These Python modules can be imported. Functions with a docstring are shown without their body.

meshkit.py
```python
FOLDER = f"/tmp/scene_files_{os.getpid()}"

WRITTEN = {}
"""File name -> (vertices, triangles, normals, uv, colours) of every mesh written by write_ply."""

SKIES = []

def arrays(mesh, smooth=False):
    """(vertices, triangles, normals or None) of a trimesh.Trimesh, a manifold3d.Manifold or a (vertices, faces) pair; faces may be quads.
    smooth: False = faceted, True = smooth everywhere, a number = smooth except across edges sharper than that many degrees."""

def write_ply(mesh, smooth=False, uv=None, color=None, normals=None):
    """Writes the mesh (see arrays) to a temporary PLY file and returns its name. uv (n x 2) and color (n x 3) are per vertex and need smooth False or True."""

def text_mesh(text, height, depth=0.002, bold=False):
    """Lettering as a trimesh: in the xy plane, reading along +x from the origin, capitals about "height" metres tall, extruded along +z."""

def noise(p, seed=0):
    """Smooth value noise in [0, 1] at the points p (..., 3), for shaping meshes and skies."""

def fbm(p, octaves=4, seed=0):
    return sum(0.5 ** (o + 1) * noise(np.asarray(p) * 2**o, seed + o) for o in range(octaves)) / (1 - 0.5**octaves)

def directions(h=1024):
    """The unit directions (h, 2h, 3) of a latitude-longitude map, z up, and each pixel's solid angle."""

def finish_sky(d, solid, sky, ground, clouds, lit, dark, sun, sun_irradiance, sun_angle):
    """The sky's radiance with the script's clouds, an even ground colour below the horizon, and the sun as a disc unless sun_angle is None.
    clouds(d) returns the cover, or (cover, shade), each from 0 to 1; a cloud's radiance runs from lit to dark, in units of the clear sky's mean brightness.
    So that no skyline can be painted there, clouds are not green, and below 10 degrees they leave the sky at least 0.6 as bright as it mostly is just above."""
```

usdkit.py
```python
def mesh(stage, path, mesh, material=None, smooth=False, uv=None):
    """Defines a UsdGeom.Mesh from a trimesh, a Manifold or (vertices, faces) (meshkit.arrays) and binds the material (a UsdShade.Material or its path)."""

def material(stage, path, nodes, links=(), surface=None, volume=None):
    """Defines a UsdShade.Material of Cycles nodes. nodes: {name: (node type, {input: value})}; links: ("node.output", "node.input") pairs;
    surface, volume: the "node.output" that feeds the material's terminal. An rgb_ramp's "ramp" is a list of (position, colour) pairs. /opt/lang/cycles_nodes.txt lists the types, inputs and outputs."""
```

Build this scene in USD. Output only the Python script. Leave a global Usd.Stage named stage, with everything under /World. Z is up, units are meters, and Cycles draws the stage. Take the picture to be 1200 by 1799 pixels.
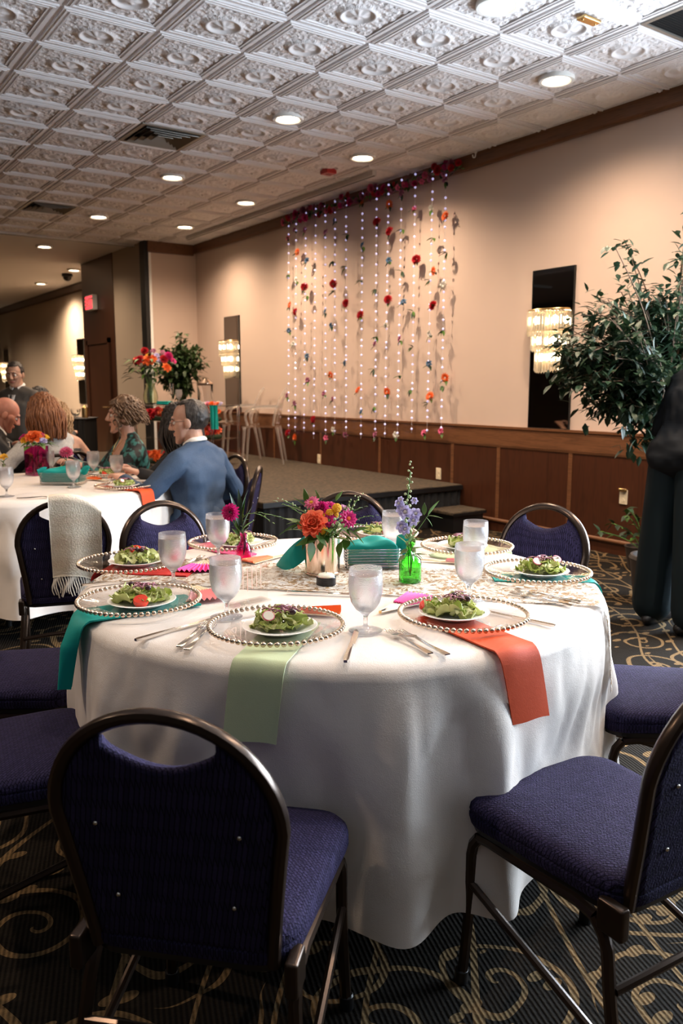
import math, random
import numpy as np, trimesh, usdkit, meshkit
import manifold3d as m3
from shapely.geometry import Polygon, Point, LineString, box as sbox
from shapely import union_all
from pxr import Usd, UsdGeom, UsdLux, UsdShade, Gf, Sdf, Vt
PI = math.pi
stage = Usd.Stage.CreateInMemory()
UsdGeom.SetStageUpAxis(stage, 'Z'); UsdGeom.SetStageMetersPerUnit(stage, 1.0)
UsdGeom.Xform.Define(stage, '/World')
# ---------------------------------------------------------------- camera
YAW, PITCH, FPX, EYE = 0.6095, 0.1525, 1438.5, 1.35
FW = np.array([math.cos(PITCH)*math.sin(YAW), math.cos(PITCH)*math.cos(YAW), -math.sin(PITCH)])
RT = np.array([math.cos(YAW), -math.sin(YAW), 0.0]); UP = np.cross(RT, FW)
cam = UsdGeom.Camera.Define(stage, '/World/camera')
cam.CreateHorizontalApertureAttr(24.0); cam.CreateFocalLengthAttr(FPX/1200*24.0)
cam.CreateClippingRangeAttr((0.05, 200.0))
cam.CreateFStopAttr(5.0); cam.CreateFocusDistanceAttr(2.25)
EXPOSURE = 0.0
cam.CreateExposureAttr(EXPOSURE)
cam.AddTransformOp().Set(Gf.Matrix4d(*RT, 0, *UP, 0, *(-FW), 0, 0, 0, EYE, 1))
# where the room's planes are (metres; the right wall runs along +y)
W, HC = 5.57, 3.465          # right wall, ceiling height
def ray(px, py): return FW + RT*(px-600)/FPX + UP*(899.5-py)/FPX
def at(px, py, z=0.0):
    d = ray(px, py); p = d*((z-EYE)/d[2]); return np.array([p[0], p[1], z])
def onwall(px, py, X=W):
    d = ray(px, py); p = d*(X/d[0]); return np.array([X, p[1], p[2]+EYE])
def deep(px, py, dist): p = ray(px, py)*dist; return np.array([p[0], p[1], p[2]+EYE])
# ---------------------------------------------------------------- light
DAY, LAMP = 480.0, 2050.0
def rect_light(name, loc, ax, ay, w, h, inten, col):      # emits along -(ax x ay)
    l = UsdLux.RectLight.Define(stage, '/World/'+name); l.CreateWidthAttr(w); l.CreateHeightAttr(h)
    l.CreateIntensityAttr(inten); l.CreateColorAttr(Gf.Vec3f(*col)); az = np.cross(ax, ay)
    l.AddTransformOp().Set(Gf.Matrix4d(*map(float, ax), 0, *map(float, ay), 0, *map(float, az), 0, *map(float, loc), 1))
    return l
# daylight outside the window of the right-hand wall (the window lies beyond the right edge of the picture)
WIN = (-0.9, 2.7, 0.70, 2.80)       # y0, y1, z0, z1 of the window opening
rect_light('daylight', (W+0.45, (WIN[0]+WIN[1])/2, (WIN[2]+WIN[3])/2), (0, 1, 0), (0, 0, 1), 3.8, 2.3, DAY/10, (0.74, 0.87, 1.0))
dome = UsdLux.DomeLight.Define(stage, '/World/sky_dome'); dome.CreateIntensityAttr(0.02); dome.CreateColorAttr(Gf.Vec3f(1.0, 0.9, 0.82))
# ---------------------------------------------------------------- naming and tagging
_used = {}
def numbered(parent, name):
    k = (parent, name); n = _used.get(k, 0); _used[k] = n+1
    return name if n == 0 else '%s_%03d' % (name, n)
def pth(p): return str(p.GetPath()) if p is not None and not isinstance(p, str) else (p or '/World')
def key(o, **kw):
    for k, v in kw.items():
        if v: o.SetCustomDataByKey(k, v)
    return o
def obj(name, mesh, mat, parent=None, smooth=35, loc=None, rz=None, label=None):
    base = pth(parent); path = base+'/'+numbered(base, name)
    m = usdkit.mesh(stage, path, mesh, mat if not isinstance(mat, str) else M[mat], smooth=smooth)
    if loc is not None: m.AddTranslateOp().Set(Gf.Vec3d(*map(float, loc)))
    if rz is not None: m.AddRotateZOp().Set(math.degrees(rz))
    p = m.GetPrim()
    if label: key(p, label=label)
    return p
def thing(name, label, cat, loc=(0, 0, 0), rz=0.0, group=None, scale=None, kind=None):
    x = UsdGeom.Xform.Define(stage, '/World/'+numbered('/World', name))
    x.AddTranslateOp().Set(Gf.Vec3d(*map(float, loc))); x.AddRotateZOp().Set(math.degrees(rz))
    x.AddScaleOp().Set(Gf.Vec3f(*( (scale,)*3 if np.ndim(scale) == 0 and scale else (scale if scale is not None else (1, 1, 1)))))
    return key(x.GetPrim(), label=label, category=cat, group=group, kind=kind)
def tag(o, label, cat, group=None, kind=None): return key(o, label=label, category=cat, group=group, kind=kind)
def struct(name, mesh, mat, smooth=False): return key(obj(name, mesh, mat, smooth=smooth), kind='structure')
def structx(name): return key(UsdGeom.Xform.Define(stage, '/World/'+numbered('/World', name)).GetPrim(), kind='structure')
def base_name(o):
    n = o.GetName(); return n[:-4] if len(n) > 4 and n[-4] == '_' and n[-3:].isdigit() else n
def dup(root, label, loc, rz=0.0, group=None, scale=None):
    was = root.GetCustomData()
    r = thing(base_name(root), label, was['category'], loc, rz, group or was.get('group'), scale)
    r.GetReferences().AddInternalReference(root.GetPath()); r.SetInstanceable(True)
    return r
# ---------------------------------------------------------------- mesh helpers (everything is a trimesh)
def T(v, f): return trimesh.Trimesh(np.asarray(v, float), np.asarray(f, int), process=False)
def man(m):
    a = m.to_mesh(); return T(a.vert_properties[:, :3], a.tri_verts)
def cat(*ms):
    ms = [m for x in ms for m in (x if isinstance(x, (list, tuple)) else [x])]
    return trimesh.util.concatenate(ms)
def mv(m, loc=(0, 0, 0), rx=0, ry=0, rz=0, s=None):
    m = m.copy()
    if s is not None: m.vertices = m.vertices*np.asarray(s)
    for a, ax in ((rx, (1, 0, 0)), (ry, (0, 1, 0)), (rz, (0, 0, 1))):
        if a: m.apply_transform(trimesh.transformations.rotation_matrix(a, ax))
    m.apply_translation(np.asarray(loc, float)); return m
def frame(m, o, x, y, z):
    m = m.copy(); R = np.stack([np.asarray(x, float), np.asarray(y, float), np.asarray(z, float)], 1)
    m.vertices = m.vertices@R.T+np.asarray(o, float); return m
def box(x0, x1, y0, y1, z0, z1):
    m = trimesh.creation.box([x1-x0, y1-y0, z1-z0]); m.apply_translation([(x0+x1)/2, (y0+y1)/2, (z0+z1)/2]); return m
def rbox(x0, x1, y0, y1, z0, z1, r=0.01, seg=12):
    s = m3.Manifold.sphere(r, seg)
    return man(m3.Manifold.batch_hull([s.translate((x, y, z)) for x in (x0+r, x1-r) for y in (y0+r, y1-r) for z in (z0+r, z1-r)]))
def lathe(prof, n=32, closed=False):
    p = np.asarray(prof, float); a = np.arange(n)*2*PI/n
    v = np.stack([np.outer(p[:, 0], np.cos(a)), np.outer(p[:, 0], np.sin(a)), np.repeat(p[:, 1:2], n, 1)], -1).reshape(-1, 3)
    k = len(p); f = []
    for i in range(k if closed else k-1):
        i2 = (i+1) % k
        for j in range(n):
            j2 = (j+1) % n; f += [[i*n+j, i*n+j2, i2*n+j2], [i*n+j, i2*n+j2, i2*n+j]]
    m = T(v, f); m.merge_vertices(); m.update_faces(m.nondegenerate_faces()); return m
def tube(path, r, n=8, closed=False, flat=None):
    p = np.asarray(path, float); k = len(p); r = np.broadcast_to(np.asarray(r, float), k)
    t = (np.roll(p, -1, 0)-np.roll(p, 1, 0)) if closed else np.gradient(p, axis=0)
    t /= np.linalg.norm(t, axis=1, keepdims=True)+1e-12
    u = np.cross(t[0], (0, 0, 1.0)); u = u if np.linalg.norm(u) > 1e-3 else np.cross(t[0], (1.0, 0, 0)); u /= np.linalg.norm(u)
    v = np.zeros((k, n, 3)); a = np.arange(n)*2*PI/n
    for i in range(k):
        u = u-t[i]*(u@t[i]); u /= np.linalg.norm(u); w = np.cross(t[i], u)
        v[i] = p[i]+r[i]*(np.outer(np.cos(a), u)+np.outer(np.sin(a), w)*(flat or 1))
    f = []
    for i in range(k if closed else k-1):
        b, c = i*n, ((i+1) % k)*n
        for j in range(n):
            j2 = (j+1) % n; f += [[b+j, b+j2, c+j2], [b+j, c+j2, c+j]]
    v = v.reshape(-1, 3)
    if not closed:
        v = np.vstack([v, p[:1], p[-1:]]); q = k*n
        for j in range(n):
            j2 = (j+1) % n; f += [[q, j2, j], [q+1, (k-1)*n+j, (k-1)*n+j2]]
    return T(v, f)
def spline(pts, n=24, closed=False):
    from scipy.interpolate import CubicSpline
    p = np.asarray(pts, float)
    if closed: p = np.vstack([p, p[:1]])
    t = np.r_[0, np.cumsum(np.linalg.norm(np.diff(p, axis=0), axis=1))]
    s = CubicSpline(t, p, bc_type='periodic' if closed else 'natural')
    return s(np.linspace(0, t[-1], n, endpoint=not closed))
def ball(c, r, sub=2, s=(1, 1, 1)):
    m = trimesh.creation.icosphere(sub, r); m.vertices = m.vertices*np.asarray(s)+np.asarray(c); return m
def cyl(p, q, r, n=12): return tube([p, q], r, n)
def poly(shape, h, z=0.0):
    gs = getattr(shape, 'geoms', [shape]); m = cat([trimesh.creation.extrude_polygon(g, h, engine='earcut') for g in gs]); m.apply_translation([0, 0, z]); return m
def grid(fn, nu, nv, closed_u=False):
    """fn(u, v arrays in [0, 1]) -> points (nu, nv, 3), as a sheet."""
    u = np.arange(nu)/(nu if closed_u else nu-1); v = np.linspace(0, 1, nv)
    p = fn(*np.meshgrid(u, v, indexing='ij')); f = []
    i, j = np.meshgrid(np.arange(nu if closed_u else nu-1), np.arange(nv-1), indexing='ij'); i2 = (i+1) % nu
    a, b, c, d = i*nv+j, i2*nv+j, i2*nv+j+1, i*nv+j+1
    return T(p.reshape(-1, 3), np.vstack([np.stack([a, b, c], -1).reshape(-1, 3), np.stack([a, c, d], -1).reshape(-1, 3)]))
def thick(sheet, h):
    """A sheet given thickness h along its normals."""
    m = sheet; m.fix_normals() if False else None
    n = np.zeros_like(m.vertices); f = m.faces; fn = np.cross(m.vertices[f[:, 1]]-m.vertices[f[:, 0]], m.vertices[f[:, 2]]-m.vertices[f[:, 0]])
    for k in range(3): np.add.at(n, f[:, k], fn)
    n /= np.linalg.norm(n, axis=1, keepdims=True)+1e-12; N = len(n)
    e = np.sort(np.vstack([f[:, [0, 1]], f[:, [1, 2]], f[:, [2, 0]]]), 1); d = np.vstack([f[:, [0, 1]], f[:, [1, 2]], f[:, [2, 0]]])
    _, inv, cnt = np.unique(e, axis=0, return_inverse=True, return_counts=True); bd = d[cnt[inv.ravel()] == 1]
    side = np.vstack([np.stack([bd[:, 1], bd[:, 0], bd[:, 0]+N], 1), np.stack([bd[:, 1], bd[:, 0]+N, bd[:, 1]+N], 1)])
    return T(np.vstack([m.vertices+n*h/2, m.vertices-n*h/2]), np.vstack([f, f[:, ::-1]+N, side[:, ::-1]]))
rot = trimesh.transformations.rotation_matrix
def unit(v): v = np.asarray(v, float); return v/np.linalg.norm(v)
# ---------------------------------------------------------------- materials
M = {}
class S(str): pass
class G:
    """A small node graph: g('noise_texture', scale=8) returns a node, node.color an output to link."""
    def __init__(s): s.n, s.l = {}, []
    def __call__(s, kind, **ins):
        nm = 'n%d' % len(s.n); val = {}
        for k, v in ins.items():
            if isinstance(v, S): s.l.append((str(v), nm+'.'+k))
            else: val[k] = v
        s.n[nm] = (kind, val)
        class H:
            def __getattr__(h, o): return S(nm+'.'+o)
        return H()
    def m(s, op, a, b=0.0, c=0.0, clamp=False): return s('math', math_type=op, value1=a, value2=b, value3=c, use_clamp=clamp).value
    def ramp(s, fac, stops): return s('rgb_ramp', fac=fac, ramp=stops).color
    def mix(s, fac, a, b, kind='mix'): return s('mix', mix_type=kind, fac=fac, color1=a, color2=b).color
    def pos(s, scale=(1, 1, 1), obj=True, rot=(0, 0, 0)):
        v = s('texture_coordinate').object if obj else s('geometry').position
        return s('mapping', vector=v, scale=scale, rotation=rot).vector
    def bump(s, h, strength=0.3, distance=0.01): return s('bump', height=h, strength=strength, distance=distance).normal
    def out(s, name, surf, volume=None):
        M[name] = usdkit.material(stage, '/World/Looks/'+name, s.n, s.l, surface=str(surf) if surf else None, volume=volume); return M[name]
UsdGeom.Scope.Define(stage, '/World/Looks')
def plain(name, col, rough=0.5, metal=0.0, **kw):
    g = G(); return g.out(name, g('principled_bsdf', base_color=col, roughness=rough, metallic=metal, **kw).BSDF)
def mottled(name, c1, c2, scale=20, rough=0.5, bump=0.0, detail=3, dist=0.004, stretch=(1, 1, 1), metal=0.0, world=False, band=(0.3, 0.7), **kw):
    g = G(); n = g('noise_texture', vector=g.pos(stretch, not world), scale=scale, detail=detail)
    col = g.ramp(n.fac, [(band[0], c1), (band[1], c2)]); ex = dict(kw)
    if bump: ex['normal'] = g.bump(n.fac, bump, dist)
    return g.out(name, g('principled_bsdf', base_color=col, roughness=rough, metallic=metal, **ex).BSDF)
def foliage(name, c1, c2, trans=0.3, rough=0.45):
    g = G(); n = g('noise_texture', vector=g.pos(), scale=14.0, detail=2); r = g('geometry').random_per_island
    f = g.m('multiply_add', n.fac, 0.5, g.m('multiply', r, 0.55)); col = g.ramp(f, [(0.15, c1), (0.8, c2)])
    p = g('principled_bsdf', base_color=col, roughness=rough); t = g('translucent_bsdf', color=col)
    return g.out(name, g('mix_closure', fac=trans, closure1=p.BSDF, closure2=t.BSDF).closure)
def glass(name, col=(1, 1, 1), rough=0.0, ior=1.45, bumpy=0.0, scale=300, haze=0.0, hazecol=(0.9, 0.9, 0.92)):
    g = G(); kw = {}
    if bumpy:
        n = g('voronoi_texture', vector=g.pos(), scale=scale); kw['normal'] = g.bump(n.distance, bumpy, 0.002)
    p = g('principled_bsdf', base_color=col, roughness=rough, ior=ior, transmission_weight=1.0, **kw).BSDF
    if haze:
        d = g('diffuse_bsdf', color=hazecol).BSDF; t = g('translucent_bsdf', color=hazecol).BSDF
        p = g('mix_closure', fac=haze, closure1=p, closure2=g('mix_closure', fac=0.5, closure1=d, closure2=t).closure).closure
    return g.out(name, p)
def thin_clear(name, tint=(1, 1, 1), ior=1.5, rough=0.02):
    g = G(); return g.out(name, g('mix_closure', fac=g('fresnel', IOR=g.m('multiply_add', g('geometry').backfacing, 1/ior-ior, ior)).fac, closure1=g('transparent_bsdf', color=tint).BSDF, closure2=g('glossy_bsdf', color=(1, 1, 1), roughness=rough).BSDF).closure)
def emit(name, col, strength):
    g = G(); return g.out(name, g('emission', color=col, strength=strength).emission)
def wood(name, c1, c2, axis='y', rough=0.35, scale=1.0):
    g = G(); st = {'y': (9, 0.7, 9), 'z': (9, 9, 0.7), 'x': (0.7, 9, 9)}[axis]
    v = g.pos(tuple(x*scale for x in st), False)
    n = g('noise_texture', vector=v, scale=2.0, detail=6, roughness=0.62, distortion=0.8); n2 = g('noise_texture', vector=v, scale=14.0, detail=3)
    f = g.m('multiply_add', n2.fac, 0.35, g.m('multiply', n.fac, 0.75)); col = g.ramp(f, [(0.35, c1), (0.6, c2), (0.75, c1)])
    return g.out(name, g('principled_bsdf', base_color=col, roughness=rough, normal=g.bump(f, 0.15, 0.003)).BSDF)
# --- the room
def wall_mat(name, c):
    g = G(); n = g('noise_texture', vector=g.pos((1, 1, 1), False), scale=140.0, detail=3); b = g('noise_texture', vector=g.pos((1, 1, 1), False), scale=1.2, detail=2)
    col = g.mix(g.m('multiply', b.fac, 0.25), c, tuple(x*0.85 for x in c))
    return g.out(name, g('principled_bsdf', base_color=col, roughness=0.75, normal=g.bump(n.fac, 0.25, 0.003)).BSDF)
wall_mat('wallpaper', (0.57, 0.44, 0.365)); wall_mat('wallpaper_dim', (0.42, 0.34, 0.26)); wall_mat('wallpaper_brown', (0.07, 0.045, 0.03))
wood('oak_trim', (0.075, 0.030, 0.013), (0.165, 0.070, 0.031)); wood('mahogany_panel', (0.034, 0.011, 0.005), (0.062, 0.020, 0.009), 'z', 0.32)
wood('dark_panel', (0.035, 0.013, 0.007), (0.065, 0.025, 0.012), 'z', 0.3)
def tin():
    g = G(); o = g('texture_coordinate').object; s = g('separate_xyz', vector=o); ax, ay = g.m('absolute', s.x), g.m('absolute', s.y)
    field = g.m('less_than', g.m('maximum', ax, ay), 0.213); r = g.m('sqrt', g.m('add', g.m('multiply', s.x, s.x), g.m('multiply', s.y, s.y))); field = g.m('multiply', field, g.m('greater_than', r, 0.112))
    sym = g('combine_xyz', x=ax, y=ay, z=0.0).vector; v = g('voronoi_texture', vector=sym, scale=34.0, feature='smooth_f1', smoothness=0.35); n = g('noise_texture', vector=sym, scale=38.0, detail=2, distortion=1.6)
    h = g.m('multiply', field, g.m('add', g.m('multiply', v.distance, 1.3), n.fac)); wn = g('noise_texture', vector=g('geometry').position, scale=1.5)
    col = g.mix(g.m('multiply', wn.fac, 0.3), (0.70, 0.67, 0.675), (0.62, 0.595, 0.59))
    g.out('tin_white', g('principled_bsdf', base_color=col, roughness=0.5, normal=g.bump(h, 0.65, 0.010)).BSDF)
tin()
plain('ceiling_white', (0.62, 0.59, 0.57), 0.7)
def carpet():
    g = G(); p = g('geometry').position
    wob = g('noise_texture', vector=p, scale=4.0, detail=1.0); wx_ = g('separate_color', color=wob.color); sx = g('separate_xyz', vector=p)
    X = g.m('multiply_add', wx_.r, 0.10, sx.x); Y = g.m('multiply_add', wx_.g, 0.10, sx.y)
    def spiral(ox, oy, pitch, rad, hand, k, w):
        fx = g.m('subtract', g.m('fraction', g.m('multiply_add', X, 1/pitch, ox)), 0.5); fy = g.m('subtract', g.m('fraction', g.m('multiply_add', Y, 1/pitch, oy)), 0.5)
        r = g.m('sqrt', g.m('add', g.m('multiply', fx, fx), g.m('multiply', fy, fy))); th = g.m('multiply', g.m('arctan2', fy, fx), hand/(2*PI))
        q = g.m('fraction', g.m('add', g.m('multiply', r, k), g.m('add', th, 4.0)))
        d = g.m('absolute', g.m('subtract', q, 0.5)); line = g.m('less_than', d, w)
        return g.m('multiply', line, g.m('less_than', r, rad)), r
    a, _ = spiral(0.13, 0.27, 0.55, 0.34, 1, 5.2, 0.085); b, _ = spiral(0.63, 0.77, 0.55, 0.33, -1, 5.6, 0.085)
    c, _ = spiral(0.40, 0.10, 0.92, 0.30, 1, 7.0, 0.075)
    vine = g('wave_texture', vector=g('mapping', vector=p, rotation=(0, 0, 0.6)).vector, scale=0.62, distortion=9.0, detail=1.0, detail_scale=0.9)
    v = g.m('less_than', g.m('absolute', g.m('subtract', vine.fac, 0.5)), 0.052)
    leaf = g('voronoi_texture', vector=g('mapping', vector=p, scale=(1, 1.9, 1), rotation=(0, 0, 0.9)).vector, scale=7.5); lf = g.m('less_than', leaf.distance, 0.23)
    fig = g.m('maximum', g.m('maximum', a, b), g.m('maximum', c, g.m('maximum', v, lf)))
    rib = g('wave_texture', vector=g('mapping', vector=p, rotation=(0, 0, 0.35)).vector, scale=26.0, distortion=0.6, detail=1.0)
    nz = g('noise_texture', vector=p, scale=90.0, detail=2.0)
    fig = g.m('multiply', fig, g.m('multiply_add', rib.fac, 0.5, g.m('multiply', nz.fac, 0.75), True))
    col = g.mix(fig, g.ramp(rib.fac, [(0.2, (0.005, 0.004, 0.003)), (0.8, (0.015, 0.012, 0.009))]), (0.20, 0.13, 0.062))
    h = g.m('multiply_add', rib.fac, 0.6, nz.fac)
    g.out('carpet', g('principled_bsdf', base_color=col, roughness=0.95, specular_ior_level=0.1, normal=g.bump(h, 0.6, 0.004)).BSDF)
carpet()
mottled('stage_carpet', (0.012, 0.008, 0.004), (0.072, 0.048, 0.025), 34, 0.95, 0.4, 4)
plain('black_cloth', (0.006, 0.006, 0.007), 0.85); plain('black_plastic', (0.008, 0.008, 0.009), 0.35)
plain('smoked_mirror', (0.20, 0.19, 0.18), 0.03, 1.0); plain('brass', (0.72, 0.50, 0.22), 0.25, 1.0); plain('ivory', (0.72, 0.62, 0.45), 0.4)
plain('white_paint', (0.8, 0.79, 0.76), 0.5); plain('dark_metal', (0.03, 0.03, 0.03), 0.4, 0.6); plain('grey_metal', (0.30, 0.28, 0.25), 0.45, 0.7); plain('red_plastic', (0.45, 0.02, 0.02), 0.4)
emit('lamp_lens', (1.0, 0.80, 0.55), 22.0); emit('crystal_bulb', (1.0, 0.80, 0.54), 60.0); emit('exit_red', (1.0, 0.05, 0.06), 2.5)
glass('crystal', (1.0, 0.97, 0.92), 0.05, 1.5, haze=0.12, hazecol=(1, 0.93, 0.8))
# --- chairs and linen
def fabric(name, c1, c2):
    g = G(); v = g.pos((1, 1, 1)); ch = g('brick_texture', vector=g('mapping', vector=v, rotation=(0, 0, 0.785)).vector, color1=c2, color2=tuple((a+b)/2 for a, b in zip(c1, c2)), mortar=tuple(x*0.35 for x in c1), scale=40.0, mortar_size=0.03, mortar_smooth=0.5)
    n = g('noise_texture', vector=v, scale=260.0, detail=1); col = g.mix(g.m('multiply', n.fac, 0.5), ch.color, c1)
    g.out(name, g('principled_bsdf', base_color=col, roughness=0.85, normal=g.bump(g.m('subtract', n.fac, ch.fac), 0.9, 0.004), specular_ior_level=0.12).BSDF)
fabric('navy_fabric', (0.013, 0.011, 0.032), (0.042, 0.035, 0.095))
plain('bronze_frame', (0.050, 0.033, 0.024), 0.25, 0.7)
def linen(name, c, rough=0.6, bump=0.15, sheen=0.0):
    g = G(); v = g.pos(); n = g('noise_texture', vector=v, scale=9.0, detail=4); w = g('noise_texture', vector=v, scale=420.0, detail=1)
    col = g.mix(g.m('multiply', n.fac, 0.22), c, tuple(x*0.82 for x in c))
    g.out(name, g('principled_bsdf', base_color=col, roughness=rough, sheen_weight=sheen, specular_ior_level=0.35, normal=g.bump(g.m('multiply_add', w.fac, 0.15, n.fac), bump, 0.01)).BSDF)
linen('white_linen', (0.80, 0.74, 0.69), 0.42, 0.30); linen('teal_linen', (0.0, 0.30, 0.27)); linen('mint_linen', (0.50, 0.58, 0.36)); linen('orange_linen', (0.62, 0.065, 0.008)); linen('red_linen', (0.50, 0.02, 0.015)); linen('pink_linen', (0.75, 0.10, 0.25))
def lace():
    g = G(); p = g.pos(); v = g('voronoi_texture', vector=p, scale=46.0, feature='distance_to_edge'); n = g('noise_texture', vector=p, scale=26.0, detail=3, distortion=2.5)
    fine = g('voronoi_texture', vector=p, scale=230.0, feature='distance_to_edge'); net = g.m('less_than', fine.distance, 0.10)
    motif = g.m('greater_than', n.fac, 0.52); fac = g.m('maximum', motif, net)
    gold = g.m('greater_than', g('noise_texture', vector=p, scale=34.0, detail=3, distortion=2.0).fac, 0.53)
    col = g.mix(gold, (0.78, 0.74, 0.68), (0.36, 0.22, 0.10))
    g.out('lace', g('mix_closure', fac=g.m('multiply', fac, 0.92), closure1=g('transparent_bsdf').BSDF, closure2=g('principled_bsdf', base_color=col, roughness=0.6).BSDF).closure)
lace()
# --- tableware
glass('clear_glass', (1, 1, 1), 0.0, 1.45); glass('goblet_glass', (0.97, 0.98, 1.0), 0.04, 1.45, 0.25, 420, haze=0.07, hazecol=(0.95, 0.93, 0.94)); glass('water', (0.98, 0.99, 1.0), 0.0, 1.33)
thin_clear('charger_glass', (0.97, 0.97, 0.97), 1.5, 0.03); thin_clear('acrylic', (0.97, 0.96, 0.95), 1.5, 0.03)
glass('ghost_glass', (1, 0.99, 0.98), 0.02, 1.49, haze=0.14, hazecol=(0.95, 0.9, 0.86)); glass('green_glass', (0.26, 0.84, 0.18), 0.0, 1.5); glass('magenta_glass', (0.80, 0.10, 0.40), 0.0, 1.5); glass('pale_glass', (0.88, 0.95, 0.80), 0.02, 1.45)
plain('gold_bead', (0.66, 0.52, 0.40), 0.22, 1.0); plain('steel', (0.72, 0.69, 0.65), 0.16, 1.0); plain('rose_gold', (0.86, 0.66, 0.52), 0.16, 1.0); plain('china', (0.86, 0.84, 0.82), 0.18)
plain('wax', (0.85, 0.78, 0.66), 0.4, subsurface_weight=0.3, subsurface_scale=0.01); plain('candle_cup', (0.012, 0.014, 0.018), 0.12)
mottled('fan_wood', (0.72, 0.56, 0.36), (0.82, 0.68, 0.48), 60, 0.6); plain('fan_white', (0.86, 0.80, 0.72), 0.55)
plain('paper_pink', (0.85, 0.05, 0.30), 0.7); plain('paper_orange', (0.85, 0.17, 0.03), 0.7); plain('paper_blush', (0.88, 0.38, 0.40), 0.7); plain('sign_print', (0.75, 0.45, 0.35), 0.6)
# --- food and flowers
foliage('lettuce', (0.42, 0.54, 0.10), (0.78, 0.80, 0.36), 0.35, 0.35); foliage('lettuce_pale', (0.66, 0.70, 0.30), (0.88, 0.86, 0.62), 0.35, 0.35)
plain('tomato', (0.72, 0.05, 0.02), 0.25); mottled('cabbage', (0.12, 0.02, 0.06), (0.55, 0.25, 0.30), 40, 0.4); plain('radish', (0.75, 0.12, 0.22), 0.35); plain('onion', (0.86, 0.80, 0.70), 0.3); plain('crouton', (0.6, 0.38, 0.16), 0.8); plain('olive', (0.05, 0.02, 0.03), 0.25)
foliage('leaf_green', (0.06, 0.15, 0.022), (0.25, 0.44, 0.10), 0.28); foliage('leaf_dark', (0.010, 0.030, 0.012), (0.034, 0.085, 0.034), 0.12, 0.5); foliage('leaf_mid', (0.025, 0.055, 0.014), (0.095, 0.16, 0.05), 0.2, 0.5); foliage('leaf_pale', (0.20, 0.30, 0.10), (0.42, 0.50, 0.25), 0.3)
for nm, c1, c2 in (('petal_orange', (0.80, 0.13, 0.02), (0.95, 0.36, 0.10)), ('petal_coral', (0.88, 0.14, 0.06), (1.0, 0.50, 0.28)), ('petal_magenta', (0.50, 0.01, 0.14), (0.85, 0.05, 0.36)), ('petal_pink', (0.72, 0.12, 0.28), (0.92, 0.40, 0.52)), ('petal_yellow', (0.80, 0.45, 0.02), (0.98, 0.72, 0.10)), ('petal_red', (0.45, 0.01, 0.02), (0.78, 0.04, 0.06)),
                   ('petal_lilac', (0.48, 0.44, 0.72), (0.80, 0.76, 0.92)), ('petal_white', (0.70, 0.68, 0.62), (0.88, 0.86, 0.82)), ('petal_blue', (0.06, 0.14, 0.26), (0.22, 0.36, 0.48)), ('petal_mauve', (0.36, 0.10, 0.20), (0.62, 0.28, 0.44)), ('bud_green', (0.42, 0.50, 0.28), (0.72, 0.76, 0.56))):
    foliage(nm, c1, c2, 0.25, 0.55)
plain('stem', (0.10, 0.22, 0.05), 0.5); mottled('bark', (0.06, 0.035, 0.02), (0.16, 0.10, 0.06), 30, 0.9, 0.5); plain('pot', (0.04, 0.03, 0.025), 0.6)
plain('crystal_bead', (0.82, 0.80, 0.95), 0.08, 0.0, specular_ior_level=0.9, emission_color=(0.60, 0.55, 1.0), emission_strength=0.7); plain('clear_line', (0.75, 0.72, 0.78), 0.3)
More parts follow.
